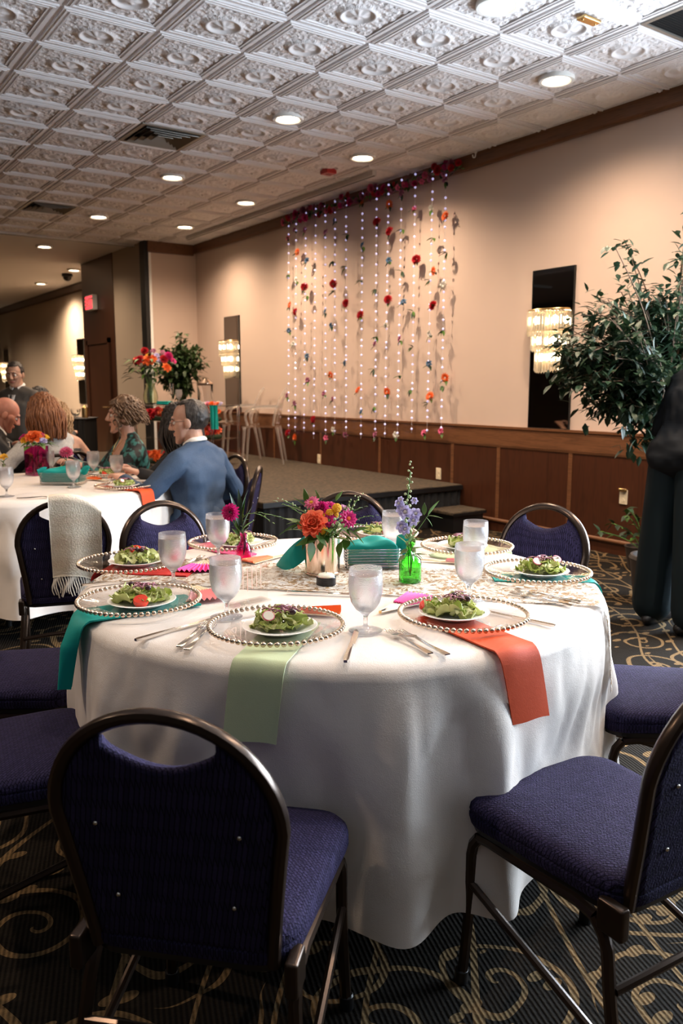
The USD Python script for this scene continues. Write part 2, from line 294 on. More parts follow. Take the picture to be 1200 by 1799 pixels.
# --- people
for nm, c in (('skin_fair', (0.56, 0.31, 0.22)), ('skin_ruddy', (0.52, 0.22, 0.15)), ('skin_tan', (0.48, 0.26, 0.17))):
    mottled(nm, tuple(x*0.92 for x in c), tuple(min(1, x*1.06) for x in c), 25, 0.5, subsurface_weight=0.12, subsurface_scale=0.01)
def hair(name, c1, c2):
    g = G(); n = g('noise_texture', vector=g.pos((60, 60, 9)), scale=2.0, detail=4); g.out(name, g('principled_bsdf', base_color=g.ramp(n.fac, [(0.3, c1), (0.7, c2)]), roughness=0.45, normal=g.bump(n.fac, 0.6, 0.006)).BSDF)
hair('hair_brown', (0.05, 0.025, 0.012), (0.22, 0.12, 0.06)); hair('hair_dark', (0.010, 0.008, 0.007), (0.045, 0.035, 0.03)); hair('hair_red', (0.12, 0.035, 0.012), (0.36, 0.14, 0.05)); hair('hair_blonde', (0.20, 0.10, 0.04), (0.50, 0.32, 0.16)); hair('hair_grey', (0.010, 0.008, 0.007), (0.055, 0.045, 0.038))
mottled('suit_blue', (0.030, 0.060, 0.115), (0.042, 0.080, 0.15), 180, 0.75, 0.1); plain('suit_black', (0.012, 0.012, 0.014), 0.7); plain('suit_grey', (0.09, 0.08, 0.07), 0.8); plain('shirt_white', (0.80, 0.78, 0.74), 0.6); plain('tie_black', (0.01, 0.01, 0.012), 0.5)
mottled('dress_teal', (0.003, 0.004, 0.006), (0.035, 0.17, 0.16), 24, 0.6, 0.1, 2, stretch=(1, 1, 0.7), band=(0.46, 0.56)); mottled('knit_grey', (0.40, 0.38, 0.36), (0.52, 0.50, 0.47), 90, 0.8, 0.3)
plain('blouse_navy', (0.004, 0.006, 0.009), 0.75, specular_ior_level=0.25); plain('trousers_teal', (0.003, 0.010, 0.013), 0.7, specular_ior_level=0.25); plain('eye_white', (0.75, 0.72, 0.68), 0.25); plain('iris', (0.03, 0.02, 0.015), 0.2); plain('lips', (0.42, 0.12, 0.10), 0.4); plain('gold', (0.8, 0.55, 0.2), 0.25, 1.0); plain('spectacle_wire', (0.35, 0.30, 0.25), 0.25, 1.0)
def shawl_mat():
    g = G(); v = g.pos(); w = g('wave_texture', vector=v, scale=3.2, bands_direction='z', distortion=2.0, detail=2); sq = g('voronoi_texture', vector=v, scale=150.0)
    spark = g.m('multiply', g.m('greater_than', g('separate_color', color=sq.color).r, 0.72), g('noise_texture', vector=v, scale=11.0).fac)
    col = g.mix(w.fac, (0.82, 0.69, 0.54), (0.90, 0.81, 0.66)); col = g.mix(spark, col, (0.95, 0.87, 0.68))
    g.out('shawl', g('principled_bsdf', base_color=col, roughness=0.5, metallic=g.m('multiply', spark, 0.7), normal=g.bump(sq.distance, 0.4, 0.002)).BSDF)
shawl_mat(); plain('shawl_fringe', (0.75, 0.70, 0.62), 0.7)
# ================================================================ THE ROOM
Y_PART, Y_END, Y_FAR = 12.3, 11.86, 27.0     # partition track, end wall of the bay, end of the far room
XL, YB = -5.5, -4.5                          # left wall, wall behind the camera
XP = 4.772                                   # face of the pier that steps into the room
struct('floor', box(XL, W, YB, Y_FAR, -0.05, 0.0), 'carpet')
ceiling = structx('ceiling')
TP, TX, TY = 0.571, 2.42, 4.687              # tile pitch, centre of tile (0, 0)
obj('slab', cat(box(XL, W, YB, Y_FAR, HC+0.05, HC+0.10)), 'ceiling_white', ceiling, smooth=False)
obj('panel_field', cat(box(XL, TX-6.5*TP, YB, Y_PART, HC, HC+0.05), box(TX-6.5*TP, W, YB, TY-5.5*TP, HC, HC+0.05)), 'ceiling_white', ceiling, smooth=False)
obj('panel_field', box(XL, W, Y_PART, Y_FAR, HC, HC+0.05), 'ceiling_white', ceiling, smooth=False)
def tile_heights(u, v):
    """Relief of one pressed-tin tile, in metres below the grid (u, v in -1..1)."""
    d = np.maximum(abs(u), abs(v)); r = np.hypot(u, v); a = np.arctan2(v, u)
    h = np.where(d > 0.955, 0.0, 0.012)
    for e, k in ((0.955, 0.012), (0.90, 0.004), (0.85, -0.008), (0.80, 0.007), (0.765, -0.010)): h = np.where(d < e, h if e == 0.955 else h+k, h)
    p = np.stack([u*5.2+40, v*5.2+40, 0*u], -1)
    n1 = meshkit.noise(p*1.0, 3); n2 = meshkit.noise(p*1.9, 5)
    sx, sy = np.abs(u), np.abs(v)
    curl = np.sin(9*np.hypot(sx-0.52, sy-0.52)*PI+2.0*np.arctan2(sy-0.52, sx-0.52))*np.exp(-4*((sx-0.52)**2+(sy-0.52)**2))
    fol = 0.007*np.clip(0.5*curl+1.3*(np.abs(n1-0.5)+np.abs(n2-0.5)), 0, 1)
    h = np.where((d < 0.745) & (r > 0.42), h+fol, h)
    ring = np.exp(-((r-0.36)/0.055)**2)*0.017
    ros = np.where(r < 0.27, 0.016*(1-r/0.27)+0.004*np.cos(6*a)*np.sin(np.clip(r/0.27, 0, 1)*PI), 0)
    return np.where(d < 0.745, h+ring+ros, h)
def tile_mesh(n):
    e = np.unique(np.round(np.r_[np.linspace(-1, 1, n), [s*x for s in (-1, 1) for x in (0.956, 0.954, 0.901, 0.899, 0.851, 0.849, 0.801, 0.799, 0.766, 0.764, 0.746, 0.744)]], 4))
    u, v = np.meshgrid(e, e, indexing='ij'); k = len(e)
    p = np.stack([u*TP/2, v*TP/2, -tile_heights(u, v)], -1).reshape(-1, 3)
    i, j = np.meshgrid(np.arange(k-1), np.arange(k-1), indexing='ij'); a, b, c, d = i*k+j, i*k+j+1, (i+1)*k+j+1, (i+1)*k+j
    return T(p, np.vstack([np.stack([a, b, c], -1).reshape(-1, 3), np.stack([a, c, d], -1).reshape(-1, 3)]))
def shared(mesh, smooth):
    v, f, n = meshkit.arrays(mesh, smooth)
    return (Vt.Vec3fArray.FromNumpy(v.astype(np.float32)), Vt.IntArray.FromNumpy(np.full(len(f), 3, np.int32)), Vt.IntArray.FromNumpy(f.astype(np.int32).ravel()), None if n is None else Vt.Vec3fArray.FromNumpy(n.astype(np.float32)))
def put(name, sh, mat, parent, loc):
    base = pth(parent); m = UsdGeom.Mesh.Define(stage, base+'/'+numbered(base, name))
    m.CreatePointsAttr(sh[0]); m.CreateFaceVertexCountsAttr(sh[1]); m.CreateFaceVertexIndicesAttr(sh[2]); m.CreateSubdivisionSchemeAttr('none')
    if sh[3] is not None: m.CreateNormalsAttr(sh[3]); m.SetNormalsInterpolation('vertex')
    UsdShade.MaterialBindingAPI.Apply(m.GetPrim()).Bind(M[mat]); m.AddTranslateOp().Set(Gf.Vec3d(*map(float, loc))); return m.GetPrim()
near_tile, far_tile = shared(tile_mesh(60), 30), shared(tile_mesh(26), 30)
vents_ij = []
for px, py in ((288, 236), (95, 363)):
    p = at(px, py, HC); vents_ij.append((round((p[1]-TY)/TP), round((p[0]-TX)/TP)))
grille_ij = (round((at(1185, 22, HC)[1]-TY)/TP), round((at(1185, 22, HC)[0]-TX)/TP))
for i in range(-5, 14):
    if TY+(i+0.5)*TP > Y_PART+0.12: continue
    for j in range(-6, 6):
        if (i, j) in vents_ij or (i, j) == grille_ij: continue
        put('tile', near_tile if i < 5 else far_tile, 'tin_white', ceiling, (TX+j*TP, TY+i*TP, HC+0.004))
# --- walls
wz0, wz1 = WIN[2], WIN[3]
struct('wall_right', cat(box(W, W+0.2, YB, WIN[0], 0, HC), box(W, W+0.2, WIN[1], Y_END+0.2, 0, HC), box(W, W+0.2, WIN[0], WIN[1], 0, wz0), box(W, W+0.2, WIN[0], WIN[1], wz1, HC)), 'wallpaper')
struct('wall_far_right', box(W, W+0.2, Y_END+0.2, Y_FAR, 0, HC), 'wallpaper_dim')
struct('wall_left', box(XL-0.2, XL, YB, Y_FAR, 0, HC), 'wallpaper_brown'); struct('wall_behind', box(XL, W, YB-0.2, YB, 0, HC), 'wallpaper_brown')
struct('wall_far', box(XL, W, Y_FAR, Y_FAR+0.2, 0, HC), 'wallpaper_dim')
struct('wall_end', box(XP+0.005, W, Y_END, Y_END+0.2, 0, HC), 'wallpaper')
pier = structx('wall_pier')
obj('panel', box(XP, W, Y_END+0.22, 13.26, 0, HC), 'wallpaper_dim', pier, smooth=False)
obj('wood_panel', box(XP-0.01, W, 13.26, 14.83, 0, HC), 'dark_panel', pier, smooth=False)
tr = structx('trim'); obj('track_post', box(XP-0.03, XP+0.03, Y_END-0.02, Y_END+0.17, 0, HC), 'dark_metal', tr, smooth=False); obj('edge_bead', box(XP+0.03, XP+0.07, Y_END-0.03, Y_END, 0, HC-0.17), 'white_paint', tr, smooth=False)
tr = structx('trim'); obj('ceiling_track', box(-3.0, XP, Y_PART-0.01, Y_PART+0.09, HC-0.035, HC+0.02), 'ceiling_white', tr, smooth=False); obj('track_slot', box(-3.0, XP, Y_PART+0.02, Y_PART+0.05, HC-0.038, HC-0.034), 'dark_metal', tr, smooth=False)
tr = structx('trim'); obj('curtain_track', box(5.12, 5.17, 6.8, 11.2, HC-0.055, HC), 'ceiling_white', tr, smooth=False); obj('track_slot', box(5.135, 5.155, 6.8, 11.2, HC-0.058, HC-0.054), 'dark_metal', tr, smooth=False)
def crown(name, y0, y1, mat='oak_trim', z0=3.335):
    prof = Polygon([(0, z0), (0.035, z0), (0.045, z0+0.02), (0.05, HC-0.03), (0.06, HC), (0, HC)]); m = trimesh.creation.extrude_polygon(prof, y1-y0, engine='earcut')
    v = m.vertices.copy(); m.vertices = np.stack([W-v[:, 0], y0+v[:, 2], v[:, 1]], 1); m.invert(); struct(name, m, mat)
crown('trim', YB, Y_END); crown('trim', 14.83, Y_FAR, 'dark_panel', 3.30)
struct('trim', box(XP+0.02, W-0.05, Y_END-0.05, Y_END, 3.30, HC), 'oak_trim')
# --- wainscot: rail, panels with stiles between, base
RZ0, RZ1 = 0.79, 0.985
def rail(y0, y1):
    prof = Polygon([(0, RZ0), (0.022, RZ0), (0.026, RZ0+0.02), (0.026, RZ1-0.03), (0.036, RZ1-0.02), (0.036, RZ1), (0, RZ1)]); m = trimesh.creation.extrude_polygon(prof, y1-y0, engine='earcut')
    v = m.vertices.copy(); m.vertices = np.stack([W-v[:, 0], y0+v[:, 2], v[:, 1]], 1); m.invert(); struct('trim', m, 'oak_trim')
rail(WIN[1]+0.1, Y_END)
wains = structx('wainscot')
seams = [WIN[1]+0.1]+sorted(onwall(x, 800)[1] for x in (1005, 878, 797, 669, 566, 484, 430))+[Y_END]
for a, b in zip(seams[:-1], seams[1:]):
    obj('wood_panel', box(W-0.016, W, a+0.02, b-0.02, 0.09, RZ0), 'mahogany_panel', wains, smooth=False)
    obj('stile', box(W-0.020, W, b-0.02, b+0.02, 0.09, RZ0), 'oak_trim', wains, smooth=False)
obj('wood_panel', box(XP+0.02, W-0.02, Y_END-0.016, Y_END, 0.09, 0.98), 'mahogany_panel', wains, smooth=False)
bb = structx('baseboard_right'); obj('board', box(W-0.022, W, WIN[1]+0.1, Y_END, 0, 0.10), 'mahogany_panel', bb, smooth=False)
obj('moulding', tube([(W-0.022, WIN[1]+0.1, 0.105), (W-0.022, Y_END, 0.105)], 0.017, 10), 'oak_trim', bb)
# --- window beyond the right edge of the frame, with its daylight
win = structx('window_1')
y0, y1 = WIN[0], WIN[1]
obj('frame', cat(box(W-0.02, W+0.2, y0, y0+0.06, wz0, wz1), box(W-0.02, W+0.2, y1-0.06, y1, wz0, wz1), box(W-0.02, W+0.2, y0, y1, wz1-0.06, wz1), box(W-0.06, W+0.2, y0, y1, wz0-0.03, wz0+0.02), *[box(W+0.05, W+0.1, y-0.03, y+0.03, wz0, wz1) for y in (0.3, 1.5)]), 'white_paint', win, smooth=False)
for a, b in ((y0+0.06, 0.27), (0.33, 1.47), (1.53, y1-0.06)): obj('pane', box(W+0.07, W+0.076, a, b, wz0+0.02, wz1-0.06), 'charger_glass', win, smooth=False)
# --- door of the pier
dr = structx('door_1'); ya, yb = onwall(200, 700, XP)[1]-0.0, onwall(160, 700, XP)[1]
obj('door_frame', cat(box(XP-0.05, XP-0.01, ya, ya+0.08, 0, 2.14), box(XP-0.05, XP-0.01, yb-0.08, yb, 0, 2.14), box(XP-0.05, XP-0.01, ya, yb, 2.06, 2.14)), 'dark_panel', dr, smooth=False)
obj('door_leaf', box(XP-0.03, XP-0.01, ya+0.08, yb-0.08, 0.01, 2.06), 'dark_panel', dr, smooth=False); obj('door_handle', cat(cyl((XP-0.03, ya+0.16, 1.0), (XP-0.09, ya+0.16, 1.0), 0.012), cyl((XP-0.085, ya+0.16, 1.0), (XP-0.085, ya+0.28, 1.0), 0.01)), 'brass', dr)
# ================================================================ CEILING FITTINGS
def downlight(name, px, py, label, group=None, beam=True, xy=None, k=1.0):
    p = at(px, py, HC) if xy is None else np.array([*xy, HC]); q = p-[0, 0, 0.022]
    t = thing(name, label, 'ceiling light', q, 0, group)
    obj('trim_ring', lathe([(0.088, 0.0), (0.100, -0.010), (0.120, -0.010), (0.124, 0.0), (0.122, 0.03), (0.090, 0.03), (0.088, 0.0)], 32), 'white_paint', t)
    obj('lens', lathe([(0.0, 0.003), (0.089, 0.003), (0.089, 0.012), (0, 0.012)], 28), 'lamp_lens', t)
    if beam:
        l = UsdLux.SphereLight.Define(stage, pth(t)+'/bulb'); l.CreateRadiusAttr(0.05); l.CreateIntensityAttr(LAMP*k); l.CreateColorAttr(Gf.Vec3f(1.0, 0.745, 0.53)); l.AddTranslateOp().Set(Gf.Vec3d(0, 0, -0.075))
        s = UsdLux.ShapingAPI.Apply(l.GetPrim()); s.CreateShapingConeAngleAttr(77.0); s.CreateShapingConeSoftnessAttr(1.0)
        l.AddRotateXOp().Set(0.0)
for px, py, lab in ((875, 3, 'recessed ceiling light cut by the top edge of the photo'), (978, 135, 'round recessed ceiling light nearest the upper right wall trim'), (506, 204, 'round recessed ceiling light in the upper middle of the tin ceiling'), (637, 273, 'round recessed ceiling light just left of the flower garland, beyond the middle one'),
                    (303, 308, 'round recessed ceiling light just beyond the larger ceiling vent'), (432, 353, 'round recessed ceiling light left of the near corner of the garland'), (325, 396, 'round recessed ceiling light closest to the corner above the plant and bouquet'), (173, 378, 'round recessed ceiling light right of the farther, smaller vent'),
                    (78, 431, 'recessed ceiling light just past the partition track in the far room'), (130, 473, 'recessed ceiling light in the far room beside the dark wooden pier'), (72, 497, 'smallest and farthest recessed ceiling light in the far room')):
    downlight('recessed_light', px, py, lab, 'recessed ceiling lights', k=1.0 if px > 150 else (0.7 if px == 78 else 3.0))
for x, y, lab in ((4.70, 1.8, 'over the window end of the right wall'), (3.56, 1.2, 'overhead right of the front table'), (1.28, 1.72, 'straight above the front table'), (-1.0, 5.9, 'overhead left of the second table'), (-1.0, 3.5, 'overhead left, between the two tables'), (-2.2, 8.1, 'overhead far to the left'), (3.6, 16.5, 'deep in the far room'), (1.2, 14.5, 'left in the far room'), (3.0, 18.8, 'far room, farther in'), (3.0, 21.5, 'far room, farthest in')):
    downlight('recessed_light', 0, 0, 'recessed ceiling light out of view, '+lab, 'recessed lights out of view', xy=(x, y), k=0.3 if x == 1.28 else (3.0 if y > 14 else 2.2 if (x, y) == (4.70, 1.8) else 1.0))
for n, (i, j) in enumerate(vents_ij):
    t = thing('ceiling_vent', ('square stepped metal ceiling vent, the larger and nearer one', 'square stepped metal ceiling vent, the smaller one farther back at left')[n], 'vent', (TX+j*TP, TY+i*TP, HC), 0, 'ceiling air vents')
    fr = lambda a, b, z0, z1: poly(sbox(-a, -a, a, a).difference(sbox(-b, -b, b, b)), z1-z0, z0)
    obj('frame', fr(0.285, 0.25, -0.012, 0.01), 'grey_metal', t, smooth=False); obj('duct', box(-0.285, 0.285, -0.285, 0.285, 0.045, 0.05), 'dark_metal', t, smooth=False)
    for k in range(4):
        a = 0.235-k*0.055; v = np.array([(s*r, q*r, z) for r, z in ((a, -0.022), (a-0.04, 0.02)) for s, q in ((-1, -1), (1, -1), (1, 1), (-1, 1))])
        obj('vane', thick(T(v, [f for j2 in range(4) for f in ([j2, (j2+1) % 4, 4+(j2+1) % 4], [j2, 4+(j2+1) % 4, 4+j2])]), 0.003), 'grey_metal', t, smooth=False)
i, j = grille_ij
t = thing('return_grille', 'dark return air grille in the ceiling at the upper right corner', 'vent', (TX+j*TP, TY+i*TP, HC))
obj('frame', poly(sbox(-.285, -.285, .285, .285).difference(sbox(-.26, -.26, .26, .26)), 0.02, -0.012), 'grey_metal', t, smooth=False); obj('filter', box(-.26, .26, -.26, .26, 0.02, 0.03), 'dark_metal', t, smooth=False)
key(obj('slats', cat([mv(box(-.26, .26, -0.001, 0.001, -0.008, 0.012), (0, y, 0)) for y in np.arange(-.25, .26, 0.02)]), 'dark_metal', t, smooth=False), kind='stuff')
p = at(1035, 28, HC); o = thing('sprinkler_cover', 'small brass plate on the ceiling near the upper right light', 'ceiling plate', p-[0, 0, 0.026]); obj('plate', rbox(-0.075, 0.075, -0.03, 0.03, -0.006, 0.012, 0.004, 8), 'brass', o); obj('screw', ball((-0.055, 0, -0.006), 0.006, 1), 'brass', o); obj('screw', ball((0.055, 0, -0.006), 0.006, 1), 'brass', o)
p = at(577, 297, HC); o = thing('fire_strobe', 'small red fire alarm strobe on the ceiling above the garland', 'alarm', p-[0, 0, 0.02]); obj('base', rbox(-0.06, 0.06, -0.06, 0.06, -0.03, 0.02, 0.008, 8), 'red_plastic', o); obj('lens', lathe([(0, -0.05), (0.025, -0.045), (0.03, -0.03), (0, -0.03)], 16), 'charger_glass', o)
p = at(118, 481, HC); o = thing('security_camera', 'small black dome camera on the far room ceiling', 'camera', p); obj('mount', lathe([(0, 0), (0.1, 0), (0.1, -0.05), (0.08, -0.06), (0, -0.06)], 20), 'black_plastic', o); obj('dome', lathe([(0.08, -0.06), (0.07, -0.1), (0.04, -0.13), (0, -0.14)], 20), 'black_plastic', o)
p = onwall(838, 252, W-0.06); o = thing('cup_hook', 'little white hook on the ceiling trim right of the garland', 'hook', (W-0.075, p[1], HC-0.02)); obj('hook', tube(spline([(0, 0, 0.02), (0, 0, -0.02), (-0.01, 0, -0.04), (-0.03, 0, -0.04), (-0.035, 0, -0.02)], 12), 0.006, 6), 'white_paint', o); obj('collar', lathe([(0, 0), (0.014, 0), (0.014, 0.012), (0, 0.012)], 12), 'white_paint', o)
# exit sign on the pier, its lit face toward the room
p = onwall(166, 533, XP); o = thing('exit_sign', 'lit red exit sign on the dark wooden pier', 'exit sign', (XP-0.01, p[1], p[2]-0.12))
obj('housing', rbox(-0.09, 0, -0.19, 0.19, 0, 0.25, 0.01, 8), 'white_paint', o); obj('face', rbox(-0.096, -0.088, -0.175, 0.175, 0.02, 0.23, 0.003, 6), 'exit_red', o)
tm = meshkit.text_mesh('EXIT', 0.13, 0.004, True); tm.apply_translation(-np.r_[tm.bounds.mean(0)[:2], 0]); obj('lettering', frame(tm, (-0.097, 0, 0.125), (0, -1, 0), (0, 0, 1), (-1, 0, 0)), 'white_paint', o, smooth=False)
# ================================================================ WALL FITTINGS
mirror_y = ((4.60, 5.055), (10.46, 10.93), (17.35, 17.8), (23.9, 24.35))
mirror_lab = ('tall narrow smoked mirror behind the crystal sconce beside the large ficus', 'tall narrow smoked mirror beyond the clear chairs on the stage', 'narrow dark mirror beside the wooden pier in the far room', 'narrow dark mirror at the left edge in the far room')
sconce_lab = ('crystal wall sconce of three tiers partly behind the large ficus leaves', 'crystal wall sconce of three tiers above the clear chairs', 'lit crystal sconce beside the wooden pier in the far room', 'lit crystal sconce at the left edge behind the standing man')
def crystal_rod(h, w=0.011):
    a = np.arange(6)*PI/3; ring = lambda r, z: np.stack([r*np.cos(a), r*np.sin(a), 0*a+z], 1)
    v = np.vstack([ring(w*0.6, 0), ring(w, -0.01), ring(w, -h+0.02), [(0, 0, -h)], [(0, 0, 0.004)]]); f = []
    for k in range(2):
        for j in range(6): f += [[k*6+j, k*6+(j+1) % 6, (k+1)*6+(j+1) % 6], [k*6+j, (k+1)*6+(j+1) % 6, (k+1)*6+j]]
    f = [x[::-1] for x in f]
    for j in range(6): f += [[12+j, 18, 12+(j+1) % 6], [19, j, (j+1) % 6]]
    return T(v, f)
sconce0 = None
for n, (a, b) in enumerate(mirror_y):
    t = thing('wall_mirror', mirror_lab[n], 'mirror', (W-0.012, (a+b)/2, 0.985), 0, 'smoked wall mirrors behind the sconces')
    h = (b-a)/2
    if n == 0: obj('pane', box(-0.006, 0.012, -h+0.006, h-0.006, 0.006, 1.344), 'smoked_mirror', t, smooth=False); obj('edge', poly(sbox(-h, 0, h, 1.35).difference(sbox(-h+0.006, 0.006, h-0.006, 1.344)), 0.02).apply_transform(np.array([[0, 0, 1, -0.008], [1, 0, 0, 0], [0, 1, 0, 0], [0, 0, 0, 1.0]])), 'dark_metal', t, smooth=False); mirror0 = t
    else:
        stage.RemovePrim(t.GetPath()); _used[('/World', 'wall_mirror')] -= 1; dup(mirror0, mirror_lab[n], (W-0.012, (a+b)/2, 0.985))
    loc = (W-0.03, (a+b)/2, 1.44)
    if n: dup(sconce0, sconce_lab[n], loc); continue
    t = sconce0 = thing('crystal_sconce', sconce_lab[0], 'wall lamp', loc, 0, 'crystal wall sconces')
    obj('back_plate', rbox(-0.004, 0.018, -0.06, 0.06, 0.05, 0.54, 0.004, 8), 'brass', t)
    for k, (R, z, hh) in enumerate(((0.205, 0.545, 0.225), (0.165, 0.375, 0.18), (0.125, 0.235, 0.20))):
        ar = np.linspace(PI/2, 3*PI/2, 40); D = 0.72
        band = tube(np.stack([R*D*np.cos(ar)-0.005, R*np.sin(ar), 0*ar+z], 1), 0.009, 6); ho = obj('tier_ring', band, 'brass', t)
        nr = (23, 19, 15)[k]; rods = []
        for q in range(nr):
            aa = PI/2+PI*q/(nr-1); drop = 0.035*math.sin(PI*q/(nr-1)) if k == 2 else 0.012*math.sin(PI*q/(nr-1))
            rods.append(mv(crystal_rod(hh+drop-0.02, 0.0125), (R*D*math.cos(aa)-0.006, R*math.sin(aa), z-0.006)))
        key(obj('crystal_fringe', cat(rods), 'crystal', t, smooth=False), kind='stuff')
        for y in (-0.5, 0.5): obj('bulb', ball((-R*D*0.42, y*R, z-0.08), 0.024, 2, (1, 1, 1.5)), 'crystal_bulb', t)
for px, py, lab in ((563, 806, 'small wall outlet above the stage left of the second seam'), (773, 832, 'wall outlet on the wood panelling above the stage step'), (1098, 873, 'wall outlet with a night light near the woman in dark clothes')):
    p = onwall(px, py); t = thing('wall_outlet', lab, 'outlet', (W-0.016, p[1], p[2]), 0, 'wall outlets on the panelling')
    obj('cover_plate', rbox(-0.008, 0.002, -0.036, 0.036, -0.058, 0.058, 0.003, 8), 'ivory', t); obj('socket', cat(*[cyl((-0.008, 0, z), (-0.011, 0, z), 0.016, 14) for z in (-0.025, 0.022)]), 'ivory', t)
    if px > 1000: obj('night_light', rbox(-0.03, -0.008, -0.034, 0.034, 0.045, 0.07, 0.005, 8), 'brass', t)
# ================================================================ THE STAGE
SX, SY, SZ = 3.30, 5.86, 0.40
stg = thing('stage_platform', 'low carpeted stage platform with a black skirt along the right wall', 'stage', (0, 0, 0))
obj('deck', rbox(SX, W-0.03, SY, Y_END-0.03, SZ-0.06, SZ, 0.012, 8), 'stage_carpet', stg)
obj('skirt', grid(lambda u, v: np.stack([SX+0.02+u*(W-0.05-SX)+0*v, SY+0.03+0.012*np.sin(u*160), v*(SZ-0.055)+0.003], -1), 260, 2), 'black_cloth', stg)
obj('skirt', grid(lambda u, v: np.stack([SX+0.03+0.012*np.sin(u*300), SY+0.03+u*(Y_END-SY-0.1), v*(SZ-0.055)+0.003], -1), 300, 2), 'black_cloth', stg)
obj('edge_strip', box(SX, W-0.03, SY-0.006, SY+0.004, SZ-0.05, SZ-0.008), 'black_plastic', stg, smooth=False)
st = thing('stage_step', 'low black step with carpeted top at the end of the stage', 'step', (0, 0, 0)); xa, xb = at(752, 893, 0.2)[0], W-0.06
obj('tread', rbox(xa, xb, SY-0.36, SY-0.012, 0.165, 0.2, 0.01, 8), 'stage_carpet', st); obj('riser', cat(box(xa+0.02, xb-0.02, SY-0.34, SY-0.03, 0.0, 0.165)), 'black_plastic', st, smooth=False)
obj('edge_strip', box(xa, xb, SY-0.366, SY-0.359, 0.165, 0.19), 'black_plastic', st, smooth=False)
# ================================================================ CHAIRS
def hoop(z0=0.405, wid=0.187, top=0.864):
    """Centre line of the chair back's hoop in its own plane (x, s): s runs up the back."""
    zc = top-wid-0.0; a = np.linspace(0, PI, 25)
    arc = np.stack([wid*np.cos(a), zc+wid*0.98*np.sin(a)], 1)
    return np.vstack([[(wid*0.82, z0), (wid*0.89, z0+0.12), (wid*0.96, z0+0.22)], arc, [(-wid*0.96, z0+0.22), (-wid*0.89, z0+0.12), (-wid*0.82, z0)]])
LEAN = 0.20
def backpt(x, s, d=0.0): return np.array([x, -0.20-(s-0.42)*LEAN-d, s])      # d: depth behind the back's plane
def make_chair(label, group, loc, rz):
    """Banquet chair: origin under the middle of the seat, the sitter faces +y."""
    t = thing('banquet_chair', label, 'chair', loc, rz, group)
    h = hoop()
    obj('back_frame', tube([backpt(x, s) for x, s in h], 0.0125, 10, flat=1.35), 'bronze_frame', t)
    # padded back with two ears and a dip between them: an opening is left under the hoop
    hp = np.array(h); inner = Polygon(np.vstack([hp, [(-0.10, 0.415), (0.10, 0.415)]])).buffer(-0.009)
    hole = Polygon([(x, 0.88) for x in (-0.082, 0.082)]+[(x, 0.805-0.030*math.cos(x/0.088*PI/2)) for x in np.linspace(0.088, -0.088, 18)])
    outline = inner.difference(hole.buffer(0.006).buffer(-0.002))
    outline = (max(outline.geoms, key=lambda q_: q_.area) if hasattr(outline, 'geoms') else outline).buffer(-0.004).buffer(0.008).buffer(-0.005)
    rings = [(0.000, 0.0), (0.004, -0.012), (0.010, -0.026), (0.024, -0.036), (0.06, -0.043)]
    def shell(rings, flip=False):
        N = 90; V = []; cx, cz = 0.0, 0.63
        base = outline
        for ins, d in rings:
            ex = base.buffer(-ins).exterior; c = np.array([ex.interpolate(q, normalized=True).coords[0] for q in np.linspace(0, 1, N, endpoint=False)])
            if ins == 0: ref = c[0]
            k = int(np.argmin(np.hypot(*(c-np.array([0.0, 0.385])).T))); c = np.roll(c, -k, 0); V.append([backpt(x, s, d) for x, s in c])
        V.append([backpt(cx, cz, rings[-1][1]-(0.006 if rings[-1][1] < 0 else -0.002))]); V = np.vstack(V); f = []
        for k in range(len(rings)-1):
            for j in range(N): j2 = (j+1) % N; f += [[k*N+j, k*N+j2, (k+1)*N+j2], [k*N+j, (k+1)*N+j2, (k+1)*N+j]]
        q = (len(rings)-1)*N
        # fill the last ring with a triangulation that respects the dip
        from shapely.geometry import Polygon as PG
        pts = np.array([(v[0], v[2]) for v in V[q:q+N]]); vv, ff = trimesh.creation.triangulate_polygon(PG(pts), engine='earcut')
        idx = [q+int(np.argmin(np.hypot(*(pts-x).T))) for x in vv]; f += [[idx[a], idx[b], idx[c]] for a, b, c in ff]
        m = T(V, f); m.fix_normals(); return m
    obj('back_cushion', shell(rings), 'navy_fabric', t, smooth=60); 
    obj('back_shell', shell([(0.0, 0.001), (0.002, 0.008), (0.012, 0.012)]), 'navy_fabric', t, smooth=60)
    for x, s in ((-0.12, 0.66), (0.12, 0.66), (-0.10, 0.52), (0.10, 0.52)): obj('stud', ball(backpt(x, s, 0.012), 0.0045, 1), 'steel', t)
    # seat: rounded in plan, domed, with a waterfall front
    def plan(wf, wb, y0, y1, r): return Polygon([(-wb, y0), (wb, y0), (wf, y1), (-wf, y1)]).buffer(-r, join_style=1).buffer(r, quad_segs=8)
    P0 = plan(0.222, 0.190, -0.215, 0.225, 0.075); N = 96; V = []; lay = [(0.02, 0.400), (0.004, 0.405), (0.0, 0.418), (0.0, 0.428), (0.004, 0.431), (0.0, 0.436), (0.003, 0.450), (0.014, 0.461), (0.04, 0.468), (0.09, 0.474)]
    for ins, z in lay:
        ex = P0.buffer(-ins).exterior; c = np.array([ex.interpolate(q, normalized=True).coords[0] for q in np.linspace(0, 1, N, endpoint=False)]); c = np.roll(c, -int(np.argmin(np.hypot(c[:, 0]-0, c[:, 1]+0.3))), 0)
        V.append(np.c_[c, z-0.006*np.clip((c[:, 1]-0.08)/0.15, 0, 1)**2])
    V = np.vstack(V+[[(0, 0, 0.398)], [(0, 0, 0.477)]]); f = []
    for k in range(len(lay)-1):
        for j in range(N): j2 = (j+1) % N; f += [[k*N+j, k*N+j2, (k+1)*N+j2], [k*N+j, (k+1)*N+j2, (k+1)*N+j]]
    q = (len(lay)-1)*N
